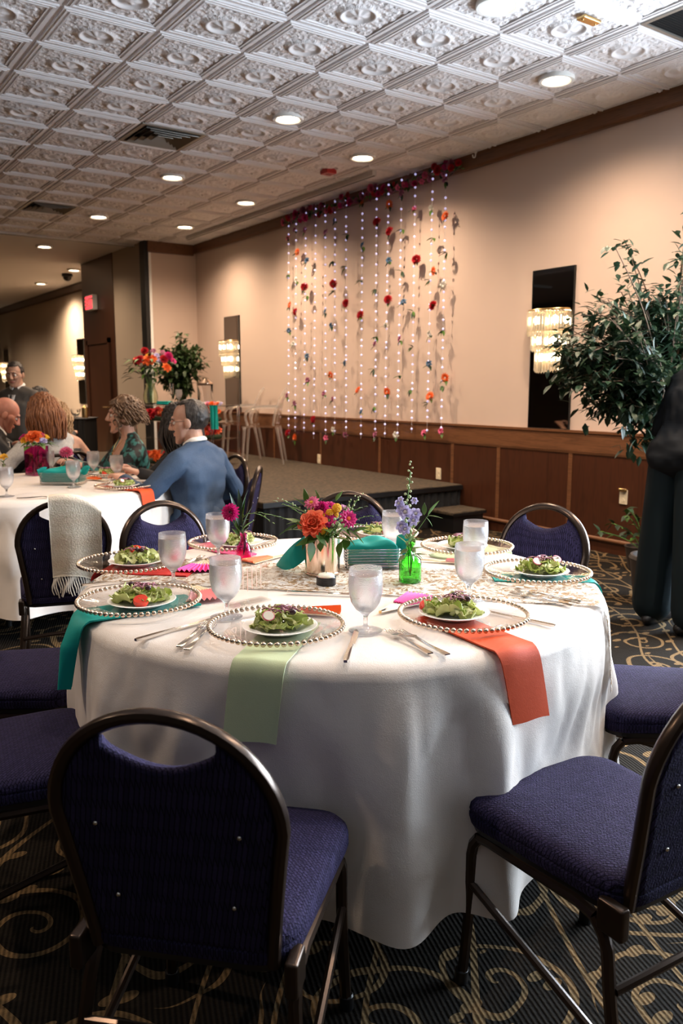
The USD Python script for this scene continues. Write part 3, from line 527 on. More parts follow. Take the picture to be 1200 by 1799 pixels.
    for j in range(N): f += [[len(V)-2, (j+1) % N, j], [len(V)-1, q+j, q+(j+1) % N]]
    m = T(V, f); m.fix_normals(); obj('seat', m, 'navy_fabric', t, smooth=50)
    obj('seat_pan', poly(P0.buffer(-0.012), 0.012, 0.388), 'black_plastic', t, smooth=False)
    for s in (-1, 1):       # each side: one bent tube makes the front leg, the rail under the seat and the rear leg
        xf_, xb_ = s*0.195, s*0.185
        pts = [(xf_*1.04, 0.205, 0.0), (xf_, 0.19, 0.30), (xf_, 0.185, 0.345), (xf_, 0.165, 0.373), (xf_, 0.13, 0.378), (xb_, -0.11, 0.378), (xb_, -0.15, 0.370), (xb_, -0.178, 0.335), (xb_*1.02, -0.19, 0.29), (xb_*1.12, -0.27, 0.0)]
        p = np.array(pts); cuts = [(0, 4, 'leg'), (3, 7, 'side_rail'), (6, 10, 'leg')]
        for a, b, nm in cuts:
            q = p[a:b]; q = spline(q, 14) if nm != 'side_rail' else q
            obj(nm, tube(q, 0.0125, 8), 'bronze_frame', t)
        obj('stretcher', tube([(xf_*1.01, 0.195, 0.255), (xb_*1.08, -0.235, 0.13)], 0.009, 8), 'bronze_frame', t)
        for y, x, z in ((0.205, xf_*1.04, 0.0), (-0.27, xb_*1.12, 0.0)): obj('foot_cap', lathe([(0, 0), (0.016, 0), (0.016, 0.03), (0.013, 0.034), (0, 0.034)], 12), 'black_plastic', t, loc=(x, y, z))
        obj('bracket', rbox(s*0.19-0.012, s*0.19+0.012, -0.225, -0.165, 0.36, 0.425, 0.006, 8), 'bronze_frame', t)
    obj('cross_bar', tube(spline([(-0.185, -0.205, 0.25), (0, -0.225, 0.27), (0.185, -0.205, 0.25)], 10), 0.009, 8), 'bronze_frame', t)
    return t
TC = np.array([1.388, 2.002]); TR = 0.766; TZ = 0.762          # front table: centre, radius under the cloth, height of the top
T2 = np.array([1.35, 5.10]); TR2 = 0.766
def facing(p, target): d = np.asarray(target)[:2]-np.asarray(p)[:2]; return math.atan2(-d[0], d[1])
chair0 = None
def chair(p, label, group, target, turn=0.0):
    global chair0
    loc = (p[0], p[1], 0.0); rz = facing(p, target)+turn
    if chair0 is None: chair0 = make_chair(label, group, loc, rz); return chair0
    return dup(chair0, label, loc, rz, group)
G1, G2 = 'banquet chairs at the front table', 'banquet chairs at the second table'
c0 = at(0, 0, 0)
FRONT = np.array([0.645, 1.320])
chair((FRONT[0], FRONT[1]), 'nearest navy banquet chair, seen from behind, black against the white cloth', G1, TC, 0.03)
chair((1.385, 1.015), 'navy banquet chair at the lower right, its back cut by the frame', G1, TC, -0.06)
chair((2.13, 1.36), 'daylit navy banquet chair at the right edge beyond the lower right one', G1, TC, 0.0)
chair(at(22, 1174, .46), 'navy banquet chair at the left edge, the farther one, left of the hanging teal napkin', G1, TC, 0.18)
chair(at(12, 1312, .46), 'navy banquet chair at the left edge, the nearer one, beside the black-backed chair', G1, TC, -0.10)
chair((1.345, 2.96), 'navy banquet chair facing us with a shiny round frame, before the blue suit', G1, TC)
chair((2.335, 2.174), 'navy banquet chair facing left at the right rear of the front table', G1, TC, 0.10)
chair((2.0, 2.825), 'navy banquet chair mostly hidden behind the flower centrepiece', G1, TC)
SH = np.array([1.085, 3.79]); SHR = facing(SH, T2)-0.10
chair(SH, 'navy banquet chair with a sparkling cream shawl over its back', G2, T2, -0.10)
SUIT, SUITR = np.array([2.195, 4.52]), 0.95
chair(SUIT+0.0, 'navy banquet chair under the man in the blue suit', G2, T2, SUITR-facing(SUIT, T2))
TEAL, TEALR = np.array([2.14, 5.74]), 1.50
chair(TEAL, 'navy banquet chair under the woman in the teal patterned dress', G2, T2, TEALR-facing(TEAL, T2))
BLK = np.array([2.42, 5.16]); chair(BLK, 'navy banquet chair under the dark-haired person in black', G2, T2, 0)
chair(np.array([1.72, 6.25]), 'dark banquet chair behind the second table, left of the teal dress', G2, (1.9, 8.0), 0)
for q_, rz_, lab_ in ((deep(-38, 735, 6.45), (.9, .35), 'dark banquet chair under the bald man in the dark suit'), (deep(88, 730, 6.25), (-.75, .55), 'dark banquet chair under the woman with long reddish hair'), (deep(98, 738, 6.95), (-.35, .95), 'dark banquet chair under the blonde woman'), (deep(68, 690, 8.9), (.2, .9), 'dark banquet chair far back under the dark-haired woman')):
    d_ = RT[:2]*rz_[0]+np.array([math.sin(YAW), math.cos(YAW)])*rz_[1]; chair(q_, lab_, G2, q_[:2]+d_, 0)
# ================================================================ TABLES AND CLOTHS
def make_table(label, c):
    t = thing('round_table', label, 'table', (c[0], c[1], 0), 0)
    obj('table_top', lathe([(0, TZ-0.03), (TR-0.03, TZ-0.03), (TR-0.022, TZ-0.022), (TR-0.022, TZ-0.014), (TR-0.03, TZ-0.007), (0, TZ-0.007)], 64), 'fan_wood', t)
    for k in range(4):
        a = PI/4+k*PI/2; x, y = 0.42*math.cos(a), 0.42*math.sin(a)
        obj('leg', tube([(x, y, TZ-0.03), (x*1.08, y*1.08, 0.0)], 0.016, 10), 'dark_metal', t)
    obj('apron', lathe([(0.60, TZ-0.03), (0.60, TZ-0.075), (0.585, TZ-0.075), (0.585, TZ-0.03), (0.60, TZ-0.03)], 48), 'fan_wood', t); return t
def cloth(name, label, c, folds, seed, drop=0.582, mat='white_linen'):
    rng = np.random.default_rng(seed); N, K = 420, 46
    def fn(u, v):
        a = u*2*PI; top = v < 0.30
        r_top = TR*(v/0.30); q = np.clip((v-0.30)/0.70, 0, 1)
        lobes = 0*a
        for ang, wdt, amp in folds:
            d = (a-ang+PI) % (2*PI)-PI; lobes += amp*np.exp(-(d/wdt)**2)
        ph = rng.uniform(0, 6, 6); fine = sum(np.sin(a*k+p_)*w for k, p_, w in zip((5, 9, 14, 23, 31, 47), ph, (0.5, 0.5, 0.42, 0.25, 0.16, 0.08)))
        g = q**0.8
        bul = 0.008*np.sin(np.clip(q*8, 0, PI/2))+g*(0.012+lobes+0.011*fine)
        pos = np.stack([np.cos(a), np.sin(a), 0*a], -1)
        wr = (meshkit.noise(np.stack([np.cos(a)*6, np.sin(a)*6, q*3+a*0], -1)*1.4, seed)-0.5)*0.020*np.clip(q*4, 0, 1)
        dg = (np.abs(meshkit.noise(np.stack([np.cos(a)*9+q*1.8, np.sin(a)*9+q*1.1, q*1.5], -1)*1.5, seed+9)-0.5)*0.036+np.sin(a*11+q*9+3*np.sin(a*3))*0.003)*np.sin(np.clip(q*1.15, 0, 1)*PI)
        r = np.where(top, r_top, TR+bul+wr+dg)
        e = 0.012                                                  # rounding at the table's edge
        z = np.where(top, TZ-0.0+0*a, TZ-e*(1-np.exp(-q*60))-q*(drop-e))
        z = z-np.where(top, np.clip((v-0.27)/0.03, 0, 1)**2*0.003, 0)+(0.003*(meshkit.noise(np.stack([r*np.cos(a)*5, r*np.sin(a)*5, 0*a], -1), seed+3)-0.5)*(v < 0.27))
        z = z+np.where(q > 0, g*0.012*np.sin(a*3+ph[0])*q, 0)
        return np.stack([r*np.cos(a), r*np.sin(a), z], -1)
    m = grid(fn, N, K, True); m.merge_vertices(); m.update_faces(m.nondegenerate_faces())
    o = obj(name, m, mat, None, smooth=True, loc=(c[0], c[1], 0.0)); tag(o, label, 'tablecloth'); return o
ang = lambda p: math.atan2(p[1]-TC[1], p[0]-TC[0])
make_table('round banquet table under the white cloth in the foreground', TC)
cloth('tablecloth', 'white satin cloth hanging in folds over the front round table', TC, [(ang(at(705, 1640, .15)), 0.10, 0.10), (ang(at(840, 1590, .15)), 0.08, 0.09), (ang(at(540, 1640, .15)), 0.16, -0.035), (ang(at(1055, 1390, .15)), 0.10, 0.05), (2.35, 0.12, 0.06), (3.3, 0.1, 0.05), (0.5, 0.1, 0.06), (1.3, 0.12, 0.06)], 4)
make_table('round banquet table under the white cloth behind the front table at left', T2)
cloth('tablecloth', 'white cloth over the second round table at the left', T2, [(-2.0, 0.12, 0.08), (-1.55, 0.12, 0.10), (-1.1, 0.1, 0.07), (-0.5, 0.12, 0.08), (0.4, 0.1, 0.06), (1.6, 0.1, 0.06), (3.0, 0.1, 0.07)], 9, 0.60)
TOP = TZ+0.0035
# lace runner across the front table, hanging over at the right
def runner():
    a, b = at(395, 1005, TZ)[:2], at(1035, 1035, TZ)[:2]; d = unit(b-a); nrm = np.array([-d[1], d[0]]); off = (a-TC)@nrm-0.02
    hw = 0.185
    def fn(u, v):
        y = off+(v-0.5)*2*hw; L = np.sqrt(TR**2-y**2); s = -L+0.02+u*(2*L+0.24)
        over = np.clip(s-L, 0, 1); sx = np.minimum(s, L+0.018*np.tanh(over*30)); z = TOP+0.001-over*0.93+0.0012*np.sin(s*40+y*30)
        out = np.clip(over*4, 0, 1)*0.02
        p = TC+d*(sx+out)[..., None]+nrm*y[..., None]; return np.dstack([p[..., 0], p[..., 1], z])
    return thick(grid(fn, 90, 24), 0.0012)
tag(obj('lace_runner', runner(), 'lace'), 'cream and gold lace runner across the middle of the front table', 'table runner')
# shawl over the chair at the second table
def shawl():
    c, s = math.cos(SHR), math.sin(SHR)
    def fn(u, v):
        x = -0.055+u*0.215; q = v*0.62-0.24          # q<0: front of the back, q>0: behind
        zt = 0.880-0.75*(0.187-np.sqrt(np.maximum(0.187**2-x**2, 0)))
        zc = np.where(q < 0, zt+q, zt-np.maximum(q-0.03, 0)); zc = np.minimum(zc, zt+0.004)
        yb = -0.20-(zc-0.42)*LEAN
        off = np.where(q < 0, 0.028, -0.026-0.02*np.clip(q, 0, 1)); bl = np.clip(q/0.03, 0, 1)*0.054-0.026; y = yb-np.where(q < 0, -0.03, bl+0.01)-0.010*np.sin(x*34+q*3)*np.clip(q*3, 0, 1)
        z = zc+np.where((q > 0) & (q < 0.03), 0.012, 0)+0.004
        x2 = x*(1-0.12*np.clip(q, 0, 1))
        return np.stack([x2, y, z], -1)
    m = thick(grid(fn, 40, 70), 0.004); rng = np.random.default_rng(2); fr = []
    e = fn(np.linspace(0, 1, 26)[:, None], np.ones((26, 1)))[:, 0]
    for p in e:
        L = rng.uniform(0.07, 0.10); k = np.linspace(0, 1, 5); fr.append(tube(np.stack([p[0]+0.006*np.sin(k*5+p[0]*90), p[1]+0.004*np.cos(k*4), p[2]-k*L], 1), np.linspace(0.0034, 0.0022, 5), 5))
    t = thing('shawl', 'sparkling cream fringed shawl draped over a chair back', 'shawl', (SH[0], SH[1], 0), SHR); obj('drape', m, 'shawl', t, smooth=True)
    key(obj('fringe', cat(fr), 'shawl_fringe', t), kind='stuff')
shawl()
# ================================================================ TABLEWARE
def leafmesh(L, w, fold=0.25, droop=0.2, tip=1.0, n=5):
    """A pointed leaf along +y from the origin, folded along its midrib."""
    k = np.linspace(0, 1, n); half = w/2*np.sin(PI*np.clip(k, 0.02, 0.98)**0.8)**tip; z = -droop*L*k**2
    v = []; f = []
    for i in range(n): v += [(-half[i], k[i]*L, z[i]+fold*half[i]), (0, k[i]*L, z[i]), (half[i], k[i]*L, z[i]+fold*half[i])]
    for i in range(n-1):
        a, b = 3*i, 3*i+3; f += [[a, a+1, b+1], [a, b+1, b], [a+1, a+2, b+2], [a+1, b+2, b+1]]
    return T(v, f)
def crumple(L, w, seed, amp=0.35):
    """A ruffled lettuce leaf."""
    rng = np.random.default_rng(seed); ph = rng.uniform(0, 6, 5)
    def fn(u, v):
        x = (u-0.5)*w*np.sin(PI*np.clip(0.15+v*0.75, 0, 1)); y = v*L; e = np.abs(u-0.5)*2
        z = amp*L*(0.35*np.sin(5*v+ph[0])+0.30*e**1.5*np.sin(13*v+ph[1]+np.sign(u-0.5)*ph[2])+0.25*e**2)+0.1*L*np.sin(9*u+ph[3])
        return np.stack([x, y+0.1*L*e*np.sin(11*v+ph[4]), z], -1)
    return thick(grid(fn, 9, 10), 0.0012)
charger0 = None
def charger(p, label):
    global charger0
    loc = (p[0], p[1], TOP)
    if charger0 is not None: return dup(charger0, label, loc)
    t = charger0 = thing('charger_plate', label, 'charger', loc, 0, 'beaded glass chargers')
    R = 0.160
    obj('glass_dish', lathe([(0, 0.004), (R*0.64, 0.004), (R*0.72, 0.009), (R*0.97, 0.017), (R*0.985, 0.0195), (R*0.97, 0.021), (R*0.72, 0.013), (R*0.63, 0.0075), (0, 0.0075)], 72), 'charger_glass', t, smooth=40)
    b = trimesh.creation.icosphere(1, 0.0065); sh = shared(b, True)
    for k in range(66): put('bead', sh, 'gold_bead', t, (R*1.005*math.cos(k*2*PI/66), R*1.005*math.sin(k*2*PI/66), 0.0195))
    return t
plate0 = None
def plate(p, label):
    global plate0
    loc = (p[0], p[1], TOP+0.0085)
    if plate0 is not None: return dup(plate0, label, loc)
    t = plate0 = thing('salad_plate', label, 'plate', loc, 0, 'white salad plates')
    R = 0.090
    obj('dish', lathe([(0, 0.002), (R*0.56, 0.002), (R*0.60, 0.0), (R*0.63, 0.001), (R*0.68, 0.006), (R*0.97, 0.0125), (R, 0.0145), (R*0.97, 0.0155), (R*0.68, 0.0095), (R*0.60, 0.0062), (0, 0.006)], 64), 'china', t, smooth=45)
    return t
salads = []
def make_salad(label, loc, rz, seed, parts):
    rng = np.random.default_rng(seed); t = thing('salad', label, 'salad', loc, rz, 'plated green salads', (1.2, 1.12, 1.1))
    for k in range(30):
        a = rng.uniform(0, 2*PI); r = 0.046*math.sqrt(rng.uniform(0, 1)); L = rng.uniform(0.030, 0.052); hz = 0.006+0.026*(1-r/0.05)*rng.uniform(0.3, 1)
        m = mv(crumple(L, L*rng.uniform(0.7, 1.0), seed*50+k), (0, -L/2, 0)); m = mv(m, (1.15*r*math.cos(a), 0.9*r*math.sin(a), hz+0.004), rng.uniform(-0.5, 0.9), rng.uniform(-0.6, 0.6), rng.uniform(0, 6.3))
        m.vertices[:, 2] = np.maximum(m.vertices[:, 2], 0.0005); obj('lettuce_leaf', m, 'lettuce' if rng.random() < 0.4 else 'lettuce_pale', t, smooth=True)
    sh = []
    for k in range(14):
        x, y = rng.normal(0.004, 0.012, 2); a = rng.uniform(0, 6.3); q = np.linspace(-1, 1, 5)
        obj('cabbage_shred', tube(np.stack([x+0.016*q*math.cos(a), y+0.016*q*math.sin(a), 0.038+0.006*(1-q*q)+0*q], 1), 0.0016, 5), 'cabbage', t)
    if 'tomato' in parts:
        w = man(m3.Manifold.sphere(0.017, 20).trim_by_plane((0, 0, -1), -0.008)); obj('tomato_wedge', mv(w, parts['tomato'], 0.5), 'tomato', t)
    if 'radish' in parts:
        for x, y in parts['radish']: r_ = obj('radish_slice', mv(lathe([(0, 0), (0.0125, 0), (0.0125, 0.002), (0, 0.002)], 16), (x, y, 0.034), 0.7, 0.3), 'radish', t); obj('radish_core', mv(lathe([(0, 0.002), (0.0108, 0.002), (0.0108, 0.0027), (0, 0.0027)], 16), (x, y, 0.034), 0.7, 0.3), 'onion', r_)
    for k in range(parts.get('olive', 0)): obj('olive', ball((rng.uniform(-0.03, 0.03), rng.uniform(-0.02, 0.02), 0.04), 0.007, 1), 'olive', t)
    salads.append(t); return t
def gob_profile():
    o = [(0, 0), (0.034, 0.0), (0.036, 0.002), (0.030, 0.004), (0.008, 0.009), (0.0048, 0.018), (0.0050, 0.040), (0.010, 0.050), (0.022, 0.063), (0.031, 0.082), (0.0355, 0.108), (0.0365, 0.135), (0.0355, 0.160), (0.0345, 0.176)]
    i = [(0.0330, 0.176), (0.0340, 0.160), (0.0350, 0.135), (0.0340, 0.108), (0.0295, 0.083), (0.0205, 0.065), (0.008, 0.056), (0, 0.054)]
    k = lambda p: [(r*1.14, z*0.885) for r, z in p]
    return k(o), k(i)
goblet0 = None
def goblet(p, label, z=TOP, group='water goblets on the front table'):
    global goblet0
    loc = (p[0], p[1], z)
    if goblet0 is not None: return dup(goblet0, label, loc, group=group)
    t = goblet0 = thing('water_goblet', label, 'glass', loc, 0, group); o, i = gob_profile()
    obj('glass', lathe(o+i, 40), 'goblet_glass', t, smooth=50)
    wi = [(max(r-0.0006, 0), z_) for r, z_ in i[1:]]
    obj('water', lathe([(0, 0.1405), (0.0375, 0.1405)]+wi[1:], 36), 'water', t, smooth=40); return t
def knife_mesh():
    L = 0.235; out = [(-0.004, 0), (0.004, 0), (0.0065, 0.01), (0.0055, 0.06), (0.0042, 0.115), (0.0085, 0.125), (0.0095, 0.17), (0.008, 0.215), (0.0, L), (-0.004, 0.225), (-0.005, 0.16), (-0.0045, 0.115), (-0.0058, 0.06), (-0.0065, 0.01)]
    pg = Polygon(out); h = pg.intersection(sbox(-1, -1, 1, 0.118)); b = pg.intersection(sbox(-1, 0.112, 1, 1)); return mv(poly(h, 0.0055), (0, 0, 0)), poly(b, 0.0016, 0.002)
def fork_meshes():
    hs = Polygon([(-0.0065, 0.0), (0.0065, 0.0), (0.007, 0.012), (0.0038, 0.07), (0.0035, 0.125), (-0.0035, 0.125), (-0.0038, 0.07), (-0.007, 0.012)]).buffer(0.001)
    hd = Polygon([(-0.0035, 0.12), (0.0035, 0.12), (0.011, 0.138), (0.0115, 0.15), (-0.0115, 0.15), (-0.011, 0.138)]).buffer(0.0006)
    def bend(m):
        m = m.subdivide_to_size(0.012) if False else m; v = m.vertices; k = v[:, 1]; v[:, 2] += 0.006*np.exp(-((k-0.12)/0.035)**2)+0.005*np.clip((k-0.16)/0.03, 0, 1); return m
    tines = [poly(LineString([(x, 0.148), (x, 0.170), (x*0.95, 0.192)]).buffer(0.0014), 0.0014, 0.001) for x in (-0.0095, -0.0032, 0.0032, 0.0095)]
    return bend(poly(hs, 0.0024, 0.001)), bend(poly(hd, 0.0016, 0.001)), [bend(x) for x in tines]
cut0 = {}
def cutlery(kind, tip, tail, label, z=TOP):
    """A fork or knife lying with its handle end at tail and its head toward tip."""
    d = np.asarray(tip[:2])-np.asarray(tail[:2]); rz = math.atan2(-d[0], d[1]); loc = (tail[0], tail[1], z+0.0008)
    grp = {'fork': 'forks on the front table', 'knife': 'knives on the front table'}[kind]
    if kind in cut0: return dup(cut0[kind], label, loc, rz)
    t = cut0[kind] = thing('dinner_'+kind, label, kind, loc, rz, grp)
    if kind == 'knife': a, b = knife_mesh(); obj('handle', a, 'steel', t, smooth=40); obj('blade', b, 'steel', t, smooth=40)
    else:
        a, b, tn = fork_meshes(); obj('handle', a, 'steel', t, smooth=40); hd = obj('head', b, 'steel', t, smooth=40)
        for x in tn: obj('tine', x, 'steel', hd, smooth=40)
    return t
def napkin(label, mat, a, inner, wid, drop, skew=0.0, flare=0.0, w_off=0.0, fold=0.012, bulge=0.0):
    """A folded napkin that lies under a charger and hangs over the cloth's edge at angle a (seen from the table's centre)."""
    d = np.array([math.cos(a), math.sin(a)]); n = np.array([-d[1], d[0]])
    def fn(u, v):
        s = inner+v*(TR-inner+drop+0.02); y = (u-0.5)*wid; over = np.clip(s-TR-0.004, 0, 1)
        y = y+w_off+skew*over+flare*(u-0.5)*over*2
        edge = np.sqrt(np.maximum(TR**2-y**2, 0.01))-TR
        lim = TR+edge; ov = np.clip(s-lim-0.004, 0, 1)
        r = np.minimum(s, lim+0.004+0.016*np.tanh(ov*40))+ov*0.10+bulge*np.sin(u*PI)*np.clip(ov*9, 0, 1)
        z = TOP+0.004-np.where(s > lim, (ov**1.25/(ov**0.25+0.02**0.25+1e-6))*1.12, 0)
        z = z+0.0015*np.sin(u*7+v*9)
        p = TC+d*r[..., None]+n*y[..., None]; return np.dstack([p[..., 0], p[..., 1], z])
    t = thing('folded_napkin', label, 'napkin'); sh = grid(fn, 14, 40); obj('outer_fold', thick(sh, 0.003), mat, t, smooth=50)
    def fn2(u, v):
        q = fn(0.03+u*0.94, v*0.985); c = TC[None, None]; dd = q[..., :2]-c; ll = np.linalg.norm(dd, axis=-1, keepdims=True)
        q2 = q.copy(); k = np.clip((TZ-q[..., 2:3])/0.03, 0, 1); q2[..., :2] = c+dd/ll*(ll-0.0042*k); q2[..., 2:3] = q[..., 2:3]-0.0032*(1-k); return q2
    obj('inner_fold', thick(grid(fn2, 12, 40), 0.0022), mat, t, smooth=50); return t
def hand_fan(label, hinge, toward, spread, mat, sticks='fan_wood', L=0.20, z=TOP):
    """A pleated paper fan lying part open: hinge point, direction, opening angle."""
    d = np.asarray(toward[:2])-np.asarray(hinge[:2]); a0 = math.atan2(d[1], d[0]); t = thing('hand_fan', label, 'fan', (hinge[0], hinge[1], z+0.002), a0, 'paper hand fans')
    n = 9; r0, r1 = L*0.48, L; V = []; F = []; angs = np.linspace(-spread/2, spread/2, 2*n+1)
    for i, x in enumerate(angs):
        zz = 0.004+(0.009 if i % 2 else 0.0)
        V += [(r0*math.cos(x), r0*math.sin(x), zz*0.8), (r1*math.cos(x), r1*math.sin(x), zz)]
    for i in range(2*n): F += [[2*i, 2*i+1, 2*i+3], [2*i, 2*i+3, 2*i+2]]
    obj('pleated_paper', thick(T(V, F), 0.0006), mat, t, smooth=False)
    for k in range(n+1):
        x = -spread/2+spread*k/n; g_ = k in (0, n); m = rbox(0, L*(0.98 if g_ else 0.52), -0.0045 if g_ else -0.003, 0.0045 if g_ else 0.003, 0, 0.0022, 0.001, 6)
        obj('guard_stick' if g_ else 'rib', mv(m, (0, 0, 0.0008+(0.001*(k % 2))), rz=x), sticks, t)
    obj('rivet', lathe([(0, -0.001), (0.004, -0.001), (0.004, 0.0055), (0, 0.006)], 12), 'brass', t); return t
# ================================================================ PLACE SETTINGS, FRONT TABLE
A = lambda px, py: at(px, py, TOP)
spots = [  # charger centre, how to tell it, napkin
    (A(486, 1110), 'nearest us', dict(mat='mint_linen', label='pale green napkin hanging over the front edge of the table', hang=(452, 1168), wid=0.120, drop=0.215, skew=-0.06)),
    (A(814, 1089), 'at front right, over the red-orange napkin', dict(mat='orange_linen', label='red-orange napkin hanging over the right front edge of the table', hang=(893, 1135), wid=0.115, drop=0.21, skew=0.10)),
    (A(245, 1064), 'at front left, over the teal napkin', dict(mat='teal_linen', label='teal napkin hanging rolled over the left edge of the table', hang=(141, 1084), wid=0.125, drop=0.235, skew=0.03, flare=-0.2, bulge=0.03)),
    (A(228, 996), 'at the left, over the red napkin', dict(mat='red_linen', label='red napkin under the glass charger at the left rear of the table', hang=(158, 1000), wid=0.11, drop=0.03)),
    (A(410, 960), 'behind the magenta bottle', dict(mat='pink_linen', label='pink-red napkin under the charger behind the magenta bottle', hang=(345, 955), wid=0.08, drop=0.02)),
    (A(660, 944), 'hidden behind the teal basket', None),
    (A(820, 967), 'at right rear, behind two goblets', dict(mat='mint_linen', label='pale green napkin under the charger at the right rear', hang=(880, 960), wid=0.12, drop=0.02)),
    (A(943, 1013), 'at right, below the right rear chair', dict(mat='teal_linen', label='teal napkin hanging over the right edge of the front table', hang=(1052, 1024), wid=0.09, drop=0.235, w_off=0.035)),
]
sal = [(dict(radish=[(-0.02, -0.03)], olive=2), 0.3), (dict(olive=3, tomato=(-0.055, 0.018, 0.012)), 1.0), (dict(tomato=(0.008, -0.045, 0.014), olive=2), 0.2), (dict(olive=2, tomato=(0.0, 0.0, 0.035)), 2.0), None, None, None, (dict(radish=[(-0.012, -0.02), (0.045, 0.01)], olive=1), 0.0)]
ploc = [(492, 1113), (797, 1088), (250, 1067), (240, 995), (420, 962), (668, 944), (812, 967), (948, 1013)]
for k, (p, where, nap) in enumerate(spots):
    if nap:
        nap = dict(nap); h = A(*nap.pop('hang')); a = math.atan2(h[1]-TC[1], h[0]-TC[0]); napkin(nap.pop('label'), nap.pop('mat'), a, 0.47, **nap)
    charger(p, 'glass charger with gold beaded rim '+where)
    q = A(*ploc[k]); plate(q, 'white salad plate on the beaded charger '+where)
    lab = 'green salad on the plate '+where
    if sal[k]: make_salad(lab, (q[0], q[1], TOP+0.0152), 0.61*-1, k+3, sal[k][0])
    else: dup(salads[k % 3], lab, (q[0], q[1], TOP+0.0152), 1.0+k)
for px, py, lab in ((642, 1108, 'water goblet nearest the camera, between the two front chargers'), (398, 1084, 'frosty water goblet in front of the clear acrylic sign'), (305, 1026, 'water goblet at the left, beside the charger with the red napkin'), (823, 1052, 'nearer water goblet of the pair behind the front right charger'),
                    (834, 998, 'farther water goblet of the pair behind the front right charger'), (384, 981, 'water goblet behind the pink dahlia'), (691, 975, 'water goblet behind the teal bread basket')):
    goblet(A(px, py), lab)
cutlery('knife', A(624, 1114), A(607, 1165), 'butter knife pointing away from us below the nearest goblet')
cutlery('knife', A(385, 1085), A(238, 1127), 'long knife on the cloth left of the nearest charger')
cutlery('knife', A(850, 1075), A(975, 1102), 'knife lying partly under the front right charger')
cutlery('knife', A(620, 1046), A(505, 1042), 'knife in front of the black tea light cup')
cutlery('knife', A(262, 1020), A(142, 1030), 'knife at the far left of the table, beyond the front left charger')
cutlery('fork', A(380, 1086), A(315, 1138), 'left of the two forks beside the nearest charger'); cutlery('fork', A(388, 1090), A(328, 1143), 'right of the two forks beside the nearest charger')
cutlery('fork', A(664, 1102), A(756, 1150), 'left of the two forks beside the front right charger'); cutlery('fork', A(685, 1104), A(786, 1152), 'right of the two forks beside the front right charger')
cutlery('fork', A(893, 1043), A(1005, 1066), 'nearer of the two forks below the right-hand charger'); cutlery('fork', A(905, 1040), A(1020, 1059), 'farther of the two forks below the right-hand charger')
cutlery('fork', A(345, 985), A(318, 1000), 'fork at the left rear beside the goblet and the magenta fan')
hand_fan('orange paper hand fan beside the nearest charger', A(465, 1076), A(590, 1078), 0.36, 'paper_orange')
hand_fan('hot pink paper fan with white sticks behind the front right charger', A(668, 1078), A(750, 1048), 0.50, 'paper_pink', 'fan_white')
hand_fan('magenta paper fan opened beside the left goblet', A(362, 985), A(338, 1022), 0.75, 'paper_pink')
hand_fan('pale pink paper fan lying behind the frosty goblet', A(338, 1030), A(392, 1072), 0.7, 'paper_blush')
hand_fan('orange paper fan with wooden sticks behind the magenta bottle', A(510, 975), A(438, 990), 0.30, 'paper_orange')
hand_fan('folded fan with bare wooden sticks right of the green bottle', A(735, 985), A(815, 990), 0.25, 'paper_blush')
# clear acrylic sign stand with faint upright lines of print
p = A(437, 1060); t = thing('acrylic_sign', 'clear acrylic sign standing beside the magenta bottle', 'sign', (p[0], p[1], TOP), YAW*-1+0.75)
obj('panel', rbox(-0.065, 0.065, -0.0015, 0.0015, 0.003, 0.125, 0.001, 6), 'acrylic', t); obj('foot', rbox(-0.065, 0.065, -0.02, 0.03, 0.0, 0.004, 0.001, 6), 'acrylic', t)
for k in range(7): obj('print_line', box(-0.05+k*0.015, -0.0475+k*0.015, -0.0019, -0.0015, 0.035+0.004*(k % 3), 0.105-0.006*(k % 2)), 'sign_print', t, smooth=False)
# tea light in a black cup
p = A(573, 1028); t = thing('tea_light', 'cream tea light in a black glass cup before the gold vase', 'candle', (p[0], p[1], TOP))
obj('cup', lathe([(0, 0), (0.027, 0), (0.0295, 0.004), (0.0295, 0.024), (0.028, 0.0265), (0.0262, 0.024), (0.0262, 0.008), (0, 0.006)], 36), 'candle_cup', t, smooth=40); obj('wax', lathe([(0, 0.006), (0.0255, 0.006), (0.0255, 0.030), (0.022, 0.034), (0.008, 0.0365), (0, 0.037)], 32), 'wax', t); obj('wick', tube([(0, 0, 0.035), (0.001, 0, 0.042)], 0.0009, 6), 'black_plastic', t)
# ================================================================ FLOWERS
def petal(L, w, cup=0.25, curl=0.3, tip=0.75, n=5):
    def fn(u, v):
        x = (u-0.5)*w*np.sin(PI*np.clip(0.10+0.80*v**tip, 0, 1)); y = L*v; z = cup*w*((u-0.5)*2)**2*np.sin(PI*v)-curl*L*v**2
        return np.stack([x, y, z], -1)
    return grid(fn, 4, n)
def rings(spec, wob=0.08, seed=0):
    """spec: rows of (count, length, width, elevation, base radius, base height, cup, curl)."""
    rng = np.random.default_rng(seed); out = []
    for n, L, w, el, br, bh, cup, curl in spec:
        o = rng.uniform(0, 6)
        for k in range(n):
            m = petal(L*rng.uniform(1-wob, 1+wob), w, cup, curl); m = mv(m, (0, br, bh), el+rng.uniform(-wob, wob)); out.append(mv(m, rz=o+2*PI*k/n))
    return out
def up(m, o, d, s=1.0):
    z = unit(d); x = unit(np.cross((0.3, 1, 0.2), z)); y = np.cross(z, x)
    if isinstance(m, list): return [frame(q, o, x*s, y*s, z*s) for q in m]
    return frame(m, o, x*s, y*s, z*s)
ROSE = cat(rings([(5, .020, .026, 1.50, .003, 0, .35, -.1), (6, .024, .030, 1.25, .006, 0, .4, -.05), (7, .028, .034, 1.0, .009, 0, .4, .1), (8, .032, .038, .70, .010, 0, .35, .25), (8, .034, .040, .40, .010, 0, .3, .3)], seed=1))
